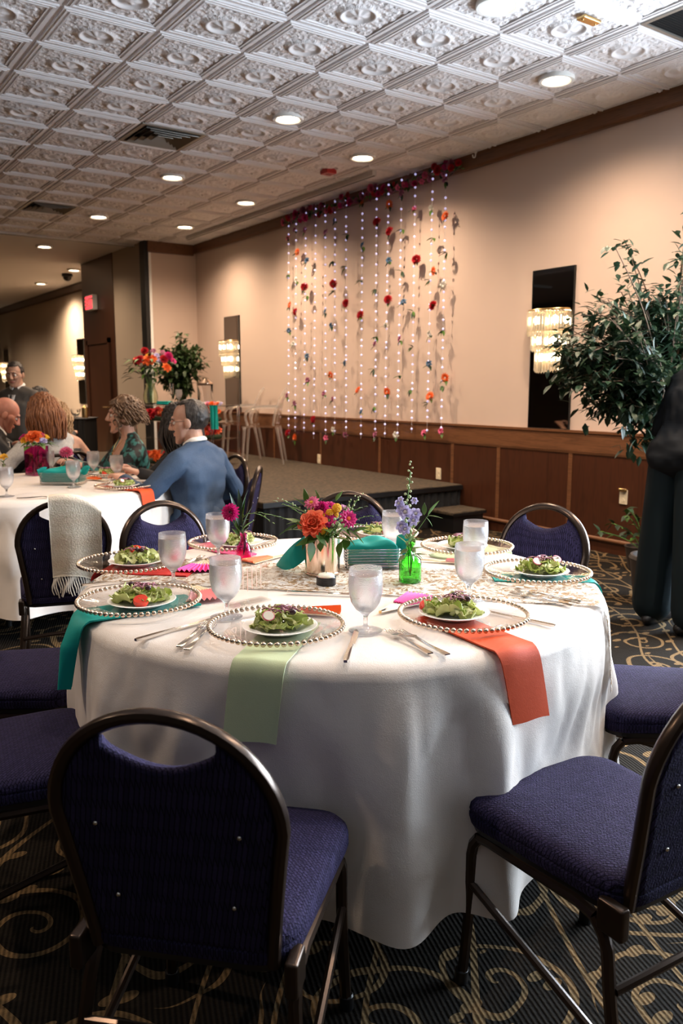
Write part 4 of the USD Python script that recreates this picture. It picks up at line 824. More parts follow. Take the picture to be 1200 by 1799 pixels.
ZINNIA = cat(rings([(12, .024, .013, .12, .007, 0, .2, .1), (11, .019, .012, .35, .007, .002, .2, .1), (9, .014, .010, .6, .006, .004, .2, .0)], seed=2))
DAHLIA = cat(rings([(16, .026, .012, -.25, .006, 0, .5, -.1), (16, .024, .012, .10, .006, .002, .5, -.15), (14, .021, .011, .45, .006, .004, .5, -.2), (11, .017, .010, .8, .005, .005, .5, -.2), (8, .012, .008, 1.15, .004, .006, .5, -.1)], seed=3))
DAISY = cat(rings([(14, .028, .010, .25, .007, 0, .15, .15), (10, .022, .009, .5, .006, .002, .2, .1)], seed=5))
BLOOM = cat(rings([(6, .022, .022, .25, .004, 0, .3, .2), (5, .017, .018, .8, .003, .001, .3, .1)], seed=6))
rB = np.random.default_rng(8); sp = trimesh.creation.icosphere(3, 0.0135); sp.vertices *= (1+0.07*np.sign(np.sin(sp.vertices[:, [0]]*1400)*np.sin(sp.vertices[:, [1]]*1400)*np.sin(sp.vertices[:, [2]]*1400)))
BALLF = sp
HEART = mv(ball((0, 0, 0), 0.007, 2, (1, 1, 0.6)), (0, 0, 0.005))
def flower(t, kind, mat, o, d, s=1.0, heart=None):
    nm, m = {'rose': ('rose', ROSE), 'zinnia': ('zinnia', ZINNIA), 'dahlia': ('dahlia', DAHLIA), 'daisy': ('daisy', DAISY), 'bloom': ('blossom', BLOOM), 'ball': ('billy_button', BALLF)}[kind]
    f = obj(nm, up(m, o, d, s), mat, t, smooth=True if kind != 'ball' else False)
    if heart: obj('flower_centre', up(HEART, o, d, s), heart, f)
    return f
def leaf(t, o, d, L, w, mat='leaf_green', fold=0.25, droop=0.25, roll=0.0):
    y = unit(d); x = unit(np.cross(y, (0.02, 0.01, 1.0))); z = np.cross(x, y)
    if roll: x, z = x*math.cos(roll)+z*math.sin(roll), z*math.cos(roll)-x*math.sin(roll)
    return obj('leaf', thick(frame(leafmesh(L, w, fold, droop, n=6), o, x, y, z), 0.0006), mat, t, smooth=60)
def stem(t, pts, r=0.0018, mat='stem'): return obj('stem', tube(spline(pts, 10), r, 6), mat, t)
def sprig(t, pts, n, L, w, mat='leaf_green', seed=0, name='sprig'):
    """A stem with its small leaves in pairs along it: the leaves are parts."""
    c = spline(pts, 40); s_ = obj('stem', tube(c[::4], 0.0012, 5), 'stem', t); rng = np.random.default_rng(seed)
    for k in range(n):
        i = int(6+(33)*k/max(n-1, 1)); tdir = unit(c[min(i+1, 39)]-c[i-1]); side = unit(np.cross(tdir, (0.1, 0.2, 1)))*(1 if k % 2 else -1)
        leaf(t, c[i], tdir*0.6+side*0.9+np.array([0, 0, rng.uniform(-.1, .35)]), L*rng.uniform(.8, 1.15), w, mat)
def budspray(t, pts, n, r, mat, seed=0, name='bud', spread=0.012):
    c = spline(pts, 40); obj('stem', tube(c[::4], 0.0016, 5), 'stem', t); rng = np.random.default_rng(seed)
    for k in range(n):
        i = int(8+31*k/(n-1)); a = k*2.4; dn = unit(np.array([math.cos(a), math.sin(a), 0.3])); f = 1-0.55*(i-8)/31
        p = c[i]+dn*spread*f; b = ball(p, r*f*rng.uniform(.85, 1.15), 1, (1, 1, 1)); obj(name, cat(b, tube([c[i], p], 0.0008, 4)), mat, t)
# view-aligned axes on the table: e = to the right of the picture, g = away from us
EX, EY = RT.copy(), np.array([math.sin(YAW), math.cos(YAW), 0.0]); EZ = np.array([0, 0, 1.0])
def loc3(x, y, z): return EX*x+EY*y+EZ*z
# gold vase with the flower centrepiece
p = A(566, 1012)+EY*0.03; VZ = 0.122; VR = 0.055
t = thing('metal_vase', 'shiny rose gold cylinder vase under the flower centrepiece', 'vase', (p[0], p[1], TOP+0.002))
obj('cup', lathe([(0, 0), (VR-0.004, 0), (VR, 0.004), (VR, VZ-0.002), (VR-0.001, VZ), (VR-0.003, VZ-0.002), (VR-0.003, 0.006), (0, 0.006)], 64), 'rose_gold', t, smooth=40); obj('foot_ring', lathe([(VR, 0.002), (VR+0.001, 0.004), (VR+0.001, 0.008), (VR, 0.010)], 48), 'rose_gold', t)
def C(px, py, d=0.0):
    """A point of the centrepiece: seen at this pixel, d metres behind the vase's axis."""
    r_ = ray(px, py); k = ((p[:2]+EY[:2]*d)@EY[:2])/(r_[:2]@EY[:2]); return r_*k+np.array([0, 0, EYE])
t = thing('flower_arrangement', 'bright centrepiece of orange rose, pink zinnias and yellow balls in the gold vase', 'flowers', (0, 0, 0))
base = np.array([p[0], p[1], TOP+0.05])
def fl(kind, mat, px, py, d, s, heart=None, tilt=None):
    o = C(px, py, d); dr = unit((o-base)*np.array([1, 1, 0.6])-EY*0.10) if tilt is None else unit(tilt); flower(t, kind, mat, o-dr*0.012*s, dr, s, heart); stem(t, [base+(o-base)*0.05*np.array([1, 1, 0]), base+(o-base)*0.5, o-dr*0.012*s])
fl('rose', 'petal_coral', 549, 918, -0.05, 1.05, None, -EY*0.9+EZ*0.55-EX*0.15); fl('daisy', 'petal_yellow', 556, 906, -0.01, 1.1); fl('ball', 'petal_yellow', 570, 932, -0.065, 0.95); fl('ball', 'petal_yellow', 594, 889, -0.03, 1.05); fl('ball', 'petal_yellow', 580, 898, -0.03, 0.85); fl('ball', 'petal_yellow', 591, 902, -0.02, 0.7)
fl('zinnia', 'petal_magenta', 614, 910, -0.05, 0.95, 'petal_orange', -EY*0.9+EZ*0.4+EX*0.35); fl('zinnia', 'petal_magenta', 578, 913, -0.04, 0.8, None, -EY+EZ*0.5); fl('zinnia', 'petal_pink', 546, 880, 0.0, 0.85, 'petal_yellow'); fl('dahlia', 'petal_magenta', 565, 890, 0.0, 0.8); fl('zinnia', 'petal_magenta', 580, 887, 0.02, 0.8); fl('zinnia', 'petal_mauve', 608, 893, 0.03, 0.7)
for k, (px, py) in enumerate(((585, 922), (593, 918), (600, 914), (588, 912), (603, 922), (596, 925))): o = C(px, py, -0.055); obj('berry', ball(o, 0.005, 1), 'bud_green', t); stem(t, [base, (base+o)/2+EZ*0.02, o], 0.0008)
rL = np.random.default_rng(12)
for px0, py0, px1, py1, d, w in ((545, 950, 548, 985, -.07, .042), (600, 952, 594, 978, -.075, .040), (565, 952, 562, 968, -.085, .026), (530, 920, 490, 935, -.03, .034), (540, 925, 505, 908, -.02, .032), (545, 905, 508, 885, 0, .030), (548, 900, 520, 872, .02, .030), (540, 890, 536, 858, .02, .022), (610, 930, 640, 950, -.05, .036), (620, 935, 645, 925, -.02, .026),
                                 (560, 945, 520, 955, -.06, .034), (585, 945, 618, 948, -.07, .030), (600, 935, 625, 955, -.06, .030), (530, 935, 525, 915, -.04, .026), (555, 940, 575, 958, -.08, .026), (575, 930, 560, 952, -.06, .03), (605, 925, 628, 918, .0, .025), (590, 880, 600, 862, .03, .018), (560, 880, 556, 860, .03, .018), (625, 930, 660, 933, .0, .022), (540, 945, 530, 965, -.06, .03), (610, 945, 605, 965, -.06, .03)):
    a_, b_ = C(px0, py0, d), C(px1, py1, d-0.012); L = np.linalg.norm(b_-a_)*1.05; leaf(t, a_, b_-a_, L, w, 'leaf_green' if rL.random() < .8 else 'leaf_pale', 0.2, 0.12, rL.uniform(-.5, .5))
for k in range(26):
    a = rL.uniform(0, 2*PI); r = rL.uniform(0.015, 0.06); o = base+np.array([r*math.cos(a), r*math.sin(a), rL.uniform(0.07, 0.12)]); leaf(t, o, np.array([math.cos(a), math.sin(a), rL.uniform(-.3, .9)]), rL.uniform(.04, .07), rL.uniform(.02, .034), 'leaf_green' if k % 4 else 'leaf_dark', 0.2, 0.3)
for px0, py0, px1, py1, d, n in ((540, 930, 452, 900, .02, 14), (540, 915, 488, 882, .03, 9), (610, 925, 660, 905, .02, 14), (605, 915, 640, 890, .04, 10), (600, 930, 662, 925, -.02, 10)):
    a_, b_ = C(px0, py0, d), C(px1, py1, d); sprig(t, [base+EZ*0.05, a_, (a_+b_)/2+EZ*0.01, b_], n, 0.020 if px1 > 500 else 0.026, 0.007, 'leaf_green', px0)
for px0, py0, px1, py1, d, n in ((610, 905, 636, 868, .02, 22), (605, 900, 622, 872, .03, 14), (535, 900, 490, 876, .02, 18), (590, 930, 596, 915, -.05, 8)):
    a_, b_ = C(px0, py0, d), C(px1, py1, d); budspray(t, [base+EZ*0.05, a_, (a_+b_)/2+EZ*.004, b_], n, 0.0052, 'bud_green', px0, 'bud', 0.009)
# teal napkin in a ribbed clear basket, with its tied ends
def bread_basket(label, lab2, o, rz, L, Wd, H):
    t = thing('bread_basket', label, 'basket', o, rz); hl, hw = L/2, Wd/2
    obj('tray', poly(sbox(-hl, -hw, hl, hw), 0.004), 'acrylic', t, smooth=False)
    for k in range(7):
        z = 0.008+k*(H-0.01)/6; loop = [(-hl, -hw), (hl, -hw), (hl, hw), (-hl, hw)]; c = np.array([(x, y, z) for x, y in np.array(Polygon(loop).buffer(-0.01).buffer(0.01, quad_segs=4).exterior.coords)[:-1]]); obj('rib', tube(c, 0.0032, 6, True), 'clear_glass', t)
    obj('wall', poly(sbox(-hl, -hw, hl, hw).difference(sbox(-hl+.003, -hw+.003, hl-.003, hw-.003)), H), 'acrylic', t, smooth=False)
    n = thing('basket_napkin', lab2, 'napkin', o, rz)
    def fn(u, v):
        x = (u-0.5)*(L-0.012); y = (v-0.5)*(Wd-0.012); e = np.maximum(abs(u-.5), abs(v-.5))*2; z = H-0.004+0.030*(1-e**4)+0.004*np.sin(u*9+v*5)+0.004*np.sin(u*3-v*11); z = np.where(e > 0.985, 0.02, z); return np.stack([x, y, z], -1)
    obj('folded_top', thick(grid(fn, 40, 26), 0.002), 'teal_linen', n, smooth=60)
    obj('inner_folds', rbox(-hl+.008, hl-.008, -hw+.008, hw-.008, 0.012, H-0.006, 0.006, 8), 'teal_linen', n)
    return t, n
o = A(654, 1000); rzb = -YAW+0.06
bb_, bn_ = bread_basket('ribbed clear bread basket behind the flower centrepiece on the front table', 'teal napkin folded into the clear basket behind the flower centrepiece', (o[0]+EY[0]*.04, o[1]+EY[1]*.04, TOP+.0015), rzb, 0.175, 0.11, 0.066)
def corner(n, a, b, c, w, mat='teal_linen', name='napkin_corner'):
    pts = spline([a, b, c], 20)
    def fn(u, v):
        i = np.clip((v*19).astype(int), 0, 19); q = pts[i]; ww = w*np.sin(PI*np.clip(0.25+0.75*v, 0, 1))+0.004; y = (u-0.5)*ww; return q+np.stack([0*y, 0*y, y], -1)+np.array([0.3, 0.6, 0])*((u-0.5)**2*w*0.9)[..., None]
    obj(name, thick(grid(fn, 10, 20), 0.002), mat, n, smooth=60)
corner(bn_, (0.080, 0, 0.075), (0.098, -0.015, 0.075), (0.125, -0.02, 0.095), 0.060); corner(bn_, (0.080, 0, 0.070), (0.100, -0.012, 0.060), (0.120, -0.030, 0.050), 0.042)
n2 = thing('draped_napkin', 'teal napkin end drooping onto the table left of the gold vase', 'napkin', (0, 0, 0)); q = [A(486, 995)+EZ*0.004, C(512, 975, 0.02), C(548, 948, 0.06)]
pts = spline(q, 24)
def fnd(u, v):
    i = np.clip((v*23).astype(int), 0, 23); w = 0.012+0.085*np.sin(PI*np.clip(v*0.75, 0, 1)); b = pts[i]+(EY*0.35+EZ*0.75)*((u-0.5)*w)[..., None]+EX*(0.5*(u-0.5)**2*w)[..., None]; b[..., 2] = np.maximum(b[..., 2], TOP+0.003); return b
obj('cloth_fold', thick(grid(fnd, 12, 24), 0.0025), 'teal_linen', n2, smooth=60)
# bottles
def bottle(name, label, p, mat, s, prof, z=TOP, n=40):
    t = thing(name, label, 'vase', (p[0], p[1], z+0.001)); pr = np.array(prof)*s; inner = [(max(r-0.0028, 0.0), max(zz, 0.005)) for r, zz in prof[::-1]]; obj('glass_body', lathe(list(prof)+[(prof[-1][0]-0.0012, prof[-1][1]+0.001)]+inner, n), mat, t, smooth=45); return t
p2 = A(721, 1025)+EY*0.015
t = bottle('glass_bottle', 'green glass bottle vase holding the tall delphinium', p2, 'green_glass', 1, [(0, 0), (0.030, 0), (0.0335, 0.003), (0.034, 0.010), (0.034, 0.062), (0.031, 0.072), (0.018, 0.082), (0.0135, 0.090), (0.0128, 0.112), (0.0155, 0.116), (0.0155, 0.123)])
def D(px, py, d=0.0): r_ = ray(px, py); k = ((p2[:2]+EY[:2]*d)@EY[:2])/(r_[:2]@EY[:2]); return r_*k+np.array([0, 0, EYE])
t = thing('delphinium_stem', 'pale lilac delphinium with buds and leafy greens in the green bottle', 'flowers', (0, 0, 0)); b0 = np.array([p2[0], p2[1], TOP+0.02]); neck = np.array([p2[0], p2[1], TOP+0.12])
budspray(t, [b0, neck, D(714, 910), D(718, 860), D(722, 812)], 34, 0.0072, 'bud_green', 3, 'bud', 0.013)
for px, py, d, s in ((706, 895, -.01, .9), (712, 900, -.02, 1.0), (730, 903, -.01, .9), (701, 885, 0, .7), (726, 915, -.02, .8), (706, 925, -.02, .9), (712, 930, -.03, .8), (728, 880, 0, .55), (704, 878, 0, .5)): flower(t, 'bloom', 'petal_lilac', D(px, py, d), unit(np.array([*(D(px, py, d)-neck)[:2]*6, 0.3])-EY*0.5), s*0.85, 'petal_white')
for px0, py0, px1, py1, d, w in ((752, 905, 768, 880, 0, .018), (745, 905, 746, 884, 0, .016), (752, 906, 776, 908, 0, .018), (748, 908, 760, 922, 0, .016), (724, 940, 712, 915, -.01, .016), (722, 950, 742, 945, -.01, .018), (720, 960, 700, 940, -.01, .016), (724, 965, 742, 960, -.02, .018), (716, 965, 704, 972, -.02, .018), (724, 975, 748, 972, -.025, .02), (722, 968, 728, 985, -.03, .018), (716, 955, 730, 935, -.02, .014), (724, 930, 736, 915, 0, .014), (718, 945, 716, 925, -.02, .016), (712, 975, 700, 985, -.03, .016), (730, 972, 742, 980, -.03, .016)):
    a_, b_ = D(px0, py0, d), D(px1, py1, d-.01); leaf(t, a_, b_-a_, np.linalg.norm(b_-a_)*1.1, w, 'leaf_green' if px0 > 735 else 'leaf_pale', 0.2, 0.1, 0.3)
stem(t, [b0, neck, D(735, 930), D(752, 906)], 0.0012); stem(t, [b0, neck, D(706, 930)], 0.0012)
p3 = A(428, 985)+EY*0.01
t = bottle('glass_bottle', 'magenta pressed glass bottle with a pink dahlia', p3, 'magenta_glass', 1, [(0, 0), (0.024, 0), (0.028, 0.004), (0.0285, 0.030), (0.025, 0.040), (0.0235, 0.048), (0.015, 0.060), (0.0115, 0.068), (0.0112, 0.082), (0.0135, 0.086), (0.0135, 0.091)], n=9)
def E3(px, py, d=0.0): r_ = ray(px, py); k = ((p3[:2]+EY[:2]*d)@EY[:2])/(r_[:2]@EY[:2]); return r_*k+np.array([0, 0, EYE])
t = thing('dahlia_stem', 'hot pink dahlia with dark greens in the magenta bottle', 'flowers', (0, 0, 0)); b0 = np.array([p3[0], p3[1], TOP+0.02]); neck = b0+EZ*0.07
o = E3(405, 900, -0.02); flower(t, 'dahlia', 'petal_magenta', o, -EY*0.9+EZ*0.25-EX*0.2, 0.98); stem(t, [b0, neck, E3(418, 930), o+EY*0.012])
for px0, py0, px1, py1, w in ((422, 930, 408, 868, .022), (424, 920, 420, 862, .020), (426, 910, 428, 875, .016), (424, 935, 438, 890, .016), (426, 930, 446, 912, .014), (420, 940, 414, 900, .016), (424, 900, 432, 860, .016), (424, 940, 436, 925, .012), (420, 940, 408, 928, .012)):
    a_, b_ = E3(px0, py0), E3(px1, py1, 0.01); leaf(t, a_, b_-a_, np.linalg.norm(b_-a_)*1.05, w, 'leaf_dark' if px0 % 3 else 'leaf_green', 0.3, 0.1, 0.5)
sprig(t, [b0, neck, E3(430, 905), E3(450, 902), E3(478, 918)], 12, 0.022, 0.006, 'leaf_green', 5); stem(t, [b0, neck, E3(424, 930)], 0.0014)
# ================================================================ SECOND TABLE
B = lambda px, py: at(px, py, TOP)
G2w = 'water goblets on the second table'
for px, py, lab in ((12, 872, 'water goblet at the left edge on the second table'), (130, 856, 'water goblet in front of the teal bundle on the second table'), (165, 834, 'water goblet before the woman in teal, left of the other one'), (206, 843, 'water goblet nearest the dark sleeve on the second table'), (86, 833, 'water goblet just right of the magenta vase')): goblet(B(px, py), lab, group=G2w)
for n, (px, py, lab) in enumerate(((218, 858, 'beaded charger on the second table before the blue suit'), (188, 837, 'beaded charger on the second table before the teal dress'), (120, 829, 'beaded charger on the second table behind the vase'))):
    q = B(px, py); charger(q, 'glass '+lab); plate(q, 'white salad plate on the '+lab); dup(salads[n % 3], 'green salad on the '+lab, (q[0], q[1], TOP+.0152), n*1.3)
a2 = math.atan2(*(B(268, 862)[:2]-T2)[::-1])
TCs = TC.copy(); TC = T2.copy(); napkin('orange napkin hanging over the right edge of the second table', 'orange_linen', a2, 0.45, 0.11, 0.14); TC = TCs
for px, py, lab in ((185, 862, 'fork on the second table right of the shawl'), (30, 876, 'fork on the second table at the left edge')): q = B(px, py); cutlery('fork', q+EX*0.17+EY*0.03, q, lab)
hand_fan('orange paper fan on the second table behind the goblets', B(190, 846), B(160, 842), 0.4, 'paper_orange')
o = B(112, 850); bb2, bn2 = bread_basket('clear basket on the second table', 'teal napkin bundle in the basket on the second table', (o[0], o[1], TOP+.0015), -YAW-0.1, 0.24, 0.13, 0.07)
corner(bn2, (-0.11, 0, 0.065), (-0.14, -0.015, 0.055), (-0.155, -0.02, 0.085), 0.085); corner(bn2, (0.115, 0, 0.075), (0.14, 0, 0.085), (0.165, 0, 0.105), 0.05)
q = B(66, 834); t = thing('glass_vase', 'square magenta glass vase on the second table', 'vase', (q[0], q[1], TOP+.001), 0.3)
pr = [sbox(-a, -a, a, a).buffer(-0.008).buffer(0.008, quad_segs=3) for a in (0.058, 0.054)]; obj('glass_body', cat(poly(pr[0].difference(pr[1]), 0.185, 0.006), poly(pr[0], 0.006)), 'magenta_glass', t, smooth=30); obj('water', poly(pr[1].buffer(-0.001), 0.13, 0.008), 'water', t, smooth=30)
t = thing('flower_arrangement', 'orange and pink flowers with leaves in the square magenta vase', 'flowers', (q[0], q[1], TOP)); rf = np.random.default_rng(21)
for k, (x, y, z, kd, m_, s) in enumerate(((0, -.03, .25, 'rose', 'petal_orange', 1.3), (-.05, -.02, .235, 'rose', 'petal_yellow', 1.0), (-.075, 0, .24, 'dahlia', 'petal_magenta', 1.2), (.055, -.02, .225, 'bloom', 'petal_lilac', 1.2), (.02, .03, .26, 'zinnia', 'petal_magenta', 1.2), (.05, .03, .25, 'daisy', 'petal_yellow', 1.0), (-.03, .05, .25, 'zinnia', 'petal_red', 1.1))):
    o = loc3(x, y, z); flower(t, kd, m_, o, unit(loc3(x*4, y*4-.3, .5)), s, 'petal_yellow' if kd == 'zinnia' else None); stem(t, [(0, 0, .02), (0.2*o[0], .2*o[1], .15), o*0.98])
for k in range(26): a = rf.uniform(0, 2*PI); r = rf.uniform(.03, .08); o = np.array([r*math.cos(a), r*math.sin(a), .185+rf.uniform(0, .04)]); leaf(t, o, (math.cos(a), math.sin(a), rf.uniform(-.4, .5)), rf.uniform(.05, .09), rf.uniform(.025, .04), 'leaf_green' if k % 3 else 'leaf_pale')
for (px, py, lab, lab2, m_, gl, fx, fz, kd) in ((118, 830, 'small teal bud vase behind the teal bundle', 'single pink carnation in a small bud vase on the second table', 'petal_pink', 'teal_linen', 0, .135, 'dahlia'), (8, 835, 'small pale bud vase at the left edge of the second table', 'small yellow flower in a bud vase at the left edge', 'petal_yellow', 'pale_glass', 0, .12, 'bloom')):
    q = B(px, py); bottle('bud_vase', lab, q, gl, 1, [(0, 0), (0.022, 0), (0.025, 0.004), (0.024, 0.04), (0.012, 0.055), (0.011, 0.07), (0.013, 0.074)], n=24)
    t = thing('cut_flower', lab2, 'flower', (q[0], q[1], TOP+.001)); flower(t, kd, m_, (0, 0, fz), (-.2, -.5, .8), 1.5 if kd == 'dahlia' else 1.2); stem(t, [(0, 0, .01), (0, 0, .07), (0, 0, fz)]); leaf(t, (0, 0, .09), (.4, -.3, .6), .045, .015); leaf(t, (0, 0, .08), (-.4, -.3, .5), .04, .015)
# ================================================================ ON THE STAGE
def ghost_chair(label, loc, rz):
    """Clear armchair with an oval back, the sitter faces +y."""
    t = thing('clear_armchair', label, 'chair', loc, rz, 'clear acrylic armchairs on the stage'); W2 = 0.235
    obj('seat', rbox(-W2, W2, -0.2, 0.24, 0.445, 0.462, 0.006, 8), 'acrylic', t)
    def back(u, v): a = (u-0.5)*PI*0.98; x = 0.225*np.sin(a); s = 0.47+v*(0.45*np.cos(a)**0.6+0.005); return np.stack([x, -0.20-(s-0.46)*0.22+0.05*(x/0.225)**2, s], -1)
    obj('back', thick(grid(back, 24, 8), 0.008), 'acrylic', t); a = np.linspace(-PI/2, PI/2, 24)
    obj('back_rim', tube(np.stack([0.228*np.sin(a), -0.20-0.1*np.cos(a)+0.05*np.sin(a)**2, 0.47+0.455*np.cos(a)**0.75], 1), 0.015, 8), 'ghost_glass', t)
    for s in (-1, 1):
        obj('arm', tube(spline([(s*0.21, -0.22, 0.70), (s*0.262, -0.08, 0.695), (s*0.268, 0.10, 0.68), (s*0.25, 0.17, 0.64), (s*0.235, 0.16, 0.47)], 20), 0.017, 8), 'ghost_glass', t)
        for y0, y1 in ((0.20, 0.235), (-0.19, -0.27)): obj('leg', tube([(s*0.215, y0, 0.455), (s*0.215, (y0+y1)/2, 0.25), (s*0.225, y1, 0.0)], [0.022, 0.018, 0.014], 6), 'ghost_glass', t)
    obj('apron', tube([(-0.215, 0.215, 0.435), (0.215, 0.215, 0.435)], 0.012, 6), 'ghost_glass', t); return t
gc = [deep(425, 760, 10.9), deep(462, 765, 10.25)]
ghost_chair('clear acrylic armchair on the stage, the one nearer the display table', (gc[0][0], gc[0][1], SZ), 0.95); ghost_chair('clear acrylic armchair on the stage, the one nearer the wood panelling', (gc[1][0], gc[1][1], SZ), 0.95)
# sweetheart table: a clear case with flowers inside, standing on the stage
ta, tb = deep(262, 715, 10.0), deep(397, 715, 9.5); TD = unit(np.array([*(tb-ta)[:2], 0])); TL = np.linalg.norm((tb-ta)[:2]); tc_ = (ta+tb)/2; trz = math.atan2(TD[1], TD[0]); TH = 0.735
t = thing('display_table', 'clear acrylic display table filled with orange and red flowers on the stage', 'table', (tc_[0], tc_[1], SZ), trz); hl = TL/2
obj('table_top', rbox(-hl, hl, -0.28, 0.28, TH-0.018, TH, 0.004, 8), 'acrylic', t); obj('top_edge', cat(*[tube([(-hl, y, TH-.009), (hl, y, TH-.009)], 0.009, 6) for y in (-.28, .28)]), 'clear_glass', t)
for z in (0.02, 0.33, 0.53): obj('shelf', rbox(-hl+.01, hl-.01, -0.27, 0.27, z, z+0.014, 0.004, 8), 'acrylic', t)
for x in (-hl+.01, hl-.01):
    for y in (-.27, .27): obj('leg', rbox(x-.014, x+.014, y-.014, y+.014, 0, TH-.015, .004, 6), 'clear_glass', t)
key([obj('back_panel', rbox(-hl+.01, hl-.01, .262, .27, .03, TH-.02, .003, 6), 'acrylic', t)][0])
def tl(x, y, z): return np.array([tc_[0], tc_[1], SZ])+np.array([math.cos(trz), math.sin(trz), 0])*x+np.array([-math.sin(trz), math.cos(trz), 0])*y+np.array([0, 0, z])
rs = np.random.default_rng(31); mats = ['petal_orange', 'petal_red', 'petal_orange', 'petal_coral', 'petal_pink']
for n, (x0, x1, z) in enumerate(((-hl+.05, -0.12, .545), (.1, hl-.04, .545), (.1, hl-.04, .345), (-hl+.05, -.1, .035), (.12, hl-.05, .035))):
    t = thing('flower_bed', 'orange and red blooms %s of the display table' % ('top left inside the clear case', 'top right inside the clear case', 'middle right inside the clear case', 'bottom left inside the clear case', 'bottom right inside the clear case')[n], 'flowers', tl((x0+x1)/2, -.1, z), trz)
    w = x1-x0
    for x in np.arange(-w/2+.03, w/2, .052):
        for y in (-.12, -.05, .03): flower(t, ('dahlia', 'zinnia', 'rose')[rs.integers(3)], ('petal_red' if n == 0 and x < 0 else mats[rs.integers(4)]), (x+rs.uniform(-.01, .01), y, .055+rs.uniform(0, .07)), (rs.uniform(-.4, .4), -1, .8), 1.25)
    obj('moss', rbox(-w/2, w/2, -.15, .08, 0, .05, .02, 8), 'leaf_dark', t)
q = tl(hl-.02, -.2, 0); t = thing('draped_napkin', 'dark teal cloth hanging from the right end of the display table', 'napkin', (q[0], q[1], SZ), trz)
obj('cloth_fold', thick(grid(lambda u, v: np.stack([.035+.11*u*(1-.2*v)-.02*(1-v), -.12+.02*np.sin(u*14)*v, TH+.004-.27*v-.0*u], -1), 16, 12), .003), 'teal_linen', t, smooth=True)
q = tl(-hl+.07, -.05, TH+.001)
bottle('glass_vase', 'pale glass vase on the display table holding the big bouquet', q, 'pale_glass', 1, [(0, 0), (.055, 0), (.075, .012), (.088, .07), (.082, .13), (.06, .19), (.055, .22), (.062, .245)], z=q[2]); q = q+[0, 0, .002]
t = thing('flower_arrangement', 'tall bouquet of orange, red and purple blooms with greens on the display table', 'flowers', q); rb = np.random.default_rng(5)
VX, VY = RT, EY
for x, y, z, kd, m_, s in ((0, -.05, .60, 'rose', 'petal_orange', 2.0), (.045, -.03, .62, 'rose', 'petal_orange', 1.6), (-.13, -.05, .60, 'rose', 'petal_red', 1.9), (-.20, 0, .62, 'zinnia', 'petal_orange', 1.5), (-.07, .02, .72, 'dahlia', 'petal_red', 1.8), (.22, -.05, .62, 'dahlia', 'petal_red', 2.0), (.28, -.02, .66, 'dahlia', 'petal_magenta', 1.9), (.26, -.08, .52, 'rose', 'petal_orange', 1.5), (.10, 0, .66, 'bloom', 'petal_lilac', 2.0), (.14, 0, .60, 'bloom', 'petal_lilac', 1.8), (.34, 0, .60, 'zinnia', 'petal_magenta', 1.6), (-.02, 0, .66, 'daisy', 'petal_yellow', 1.4), (.06, 0, .72, 'bloom', 'petal_mauve', 1.6), (.19, .02, .70, 'zinnia', 'petal_mauve', 1.4)):
    o = VX*x*.85+VY*y+EZ*(z-.09); flower(t, kd, m_, o, unit(VX*x*2-VY*.6+EZ*.5), s*.9); stem(t, [(0, 0, .02), (o[0]*.25, o[1]*.25, .28), o], .003)
for k in range(95):
    a = rb.uniform(0, 2*PI); r = .34*rb.uniform(.15, 1); o = VX*r*math.cos(a)+VY*.55*r*math.sin(a)+EZ*(.30+.26*rb.uniform(0, 1)*(1-.25*r)); leaf(t, o*[.8, .8, 1], (math.cos(a)*VX+math.sin(a)*VY)*1.0+EZ*rb.uniform(-.6, .7), rb.uniform(.08, .14), rb.uniform(.035, .055), 'leaf_dark' if k % 3 else 'leaf_green')
def lathe_thing(name, label, cat_, q, prof, mat, part='glass', n=28, extra=None, group=None):
    t = thing(name, label, cat_, q, 0, group); obj(part, lathe(prof, n), mat, t, smooth=45)
    if extra: obj(extra[0], lathe(extra[1], n), extra[2], t, smooth=45)
    return t
q = tl(-.12, -.12, TH+.001); lathe_thing('champagne_flute', 'champagne flute on the display table', 'glass', q, [(0, 0), (.032, 0), (.032, .003), (.004, .009), (.004, .09), (.018, .12), (.024, .2), (.022, .25), (.020, .25), (.022, .2), (.016, .122), (0, .1)], 'clear_glass')
q = tl(.0, -.14, TH+.001); lathe_thing('wine_glass', 'stemmed water glass on the display table', 'glass', q, [(0, 0), (.036, 0), (.036, .003), (.005, .009), (.005, .06), (.03, .085), (.042, .125), (.036, .175), (.034, .175), (.040, .125), (.028, .087), (0, .066)], 'goblet_glass')
q = tl(.24, .05, TH+.001); lathe_thing('ice_bucket', 'faceted clear glass lantern on the display table', 'lantern', q, [(0, 0), (.085, 0), (.09, .01), (.095, .22), (.10, .23), (.092, .235), (.088, .22), (.083, .012), (0, .01)], 'clear_glass', 'bucket', 10, ('lid_rim', [(.09, .236), (.1, .24), (.1, .25), (.09, .252), (.04, .29), (0, .3), (0, .288), (.04, .28), (.088, .244)], 'rose_gold'))
q = tl(-.16, -.2, TH+.001); t = thing('folded_napkin', 'teal folded napkin beside the flute on the display table', 'napkin', q, trz); obj('outer_fold', rbox(-.09, .09, -.06, .06, 0, .022, .01, 8), 'teal_linen', t); obj('top_fold', rbox(-.085, .085, -.055, .05, .022, .04, .008, 8), 'teal_linen', t)
t = thing('flower_garland', 'pink and white blossoms lying on the right end of the display table', 'flowers', tl(.40, -.12, TH+.002), trz)
for k in range(12): flower(t, ('dahlia', 'bloom', 'zinnia')[k % 3], ('petal_pink', 'petal_white', 'petal_orange', 'petal_lilac')[k % 4], (rs.uniform(-.13, .13), rs.uniform(-.1, .1), .012), (rs.uniform(-.3, .3), -.6, .8), 1.1)
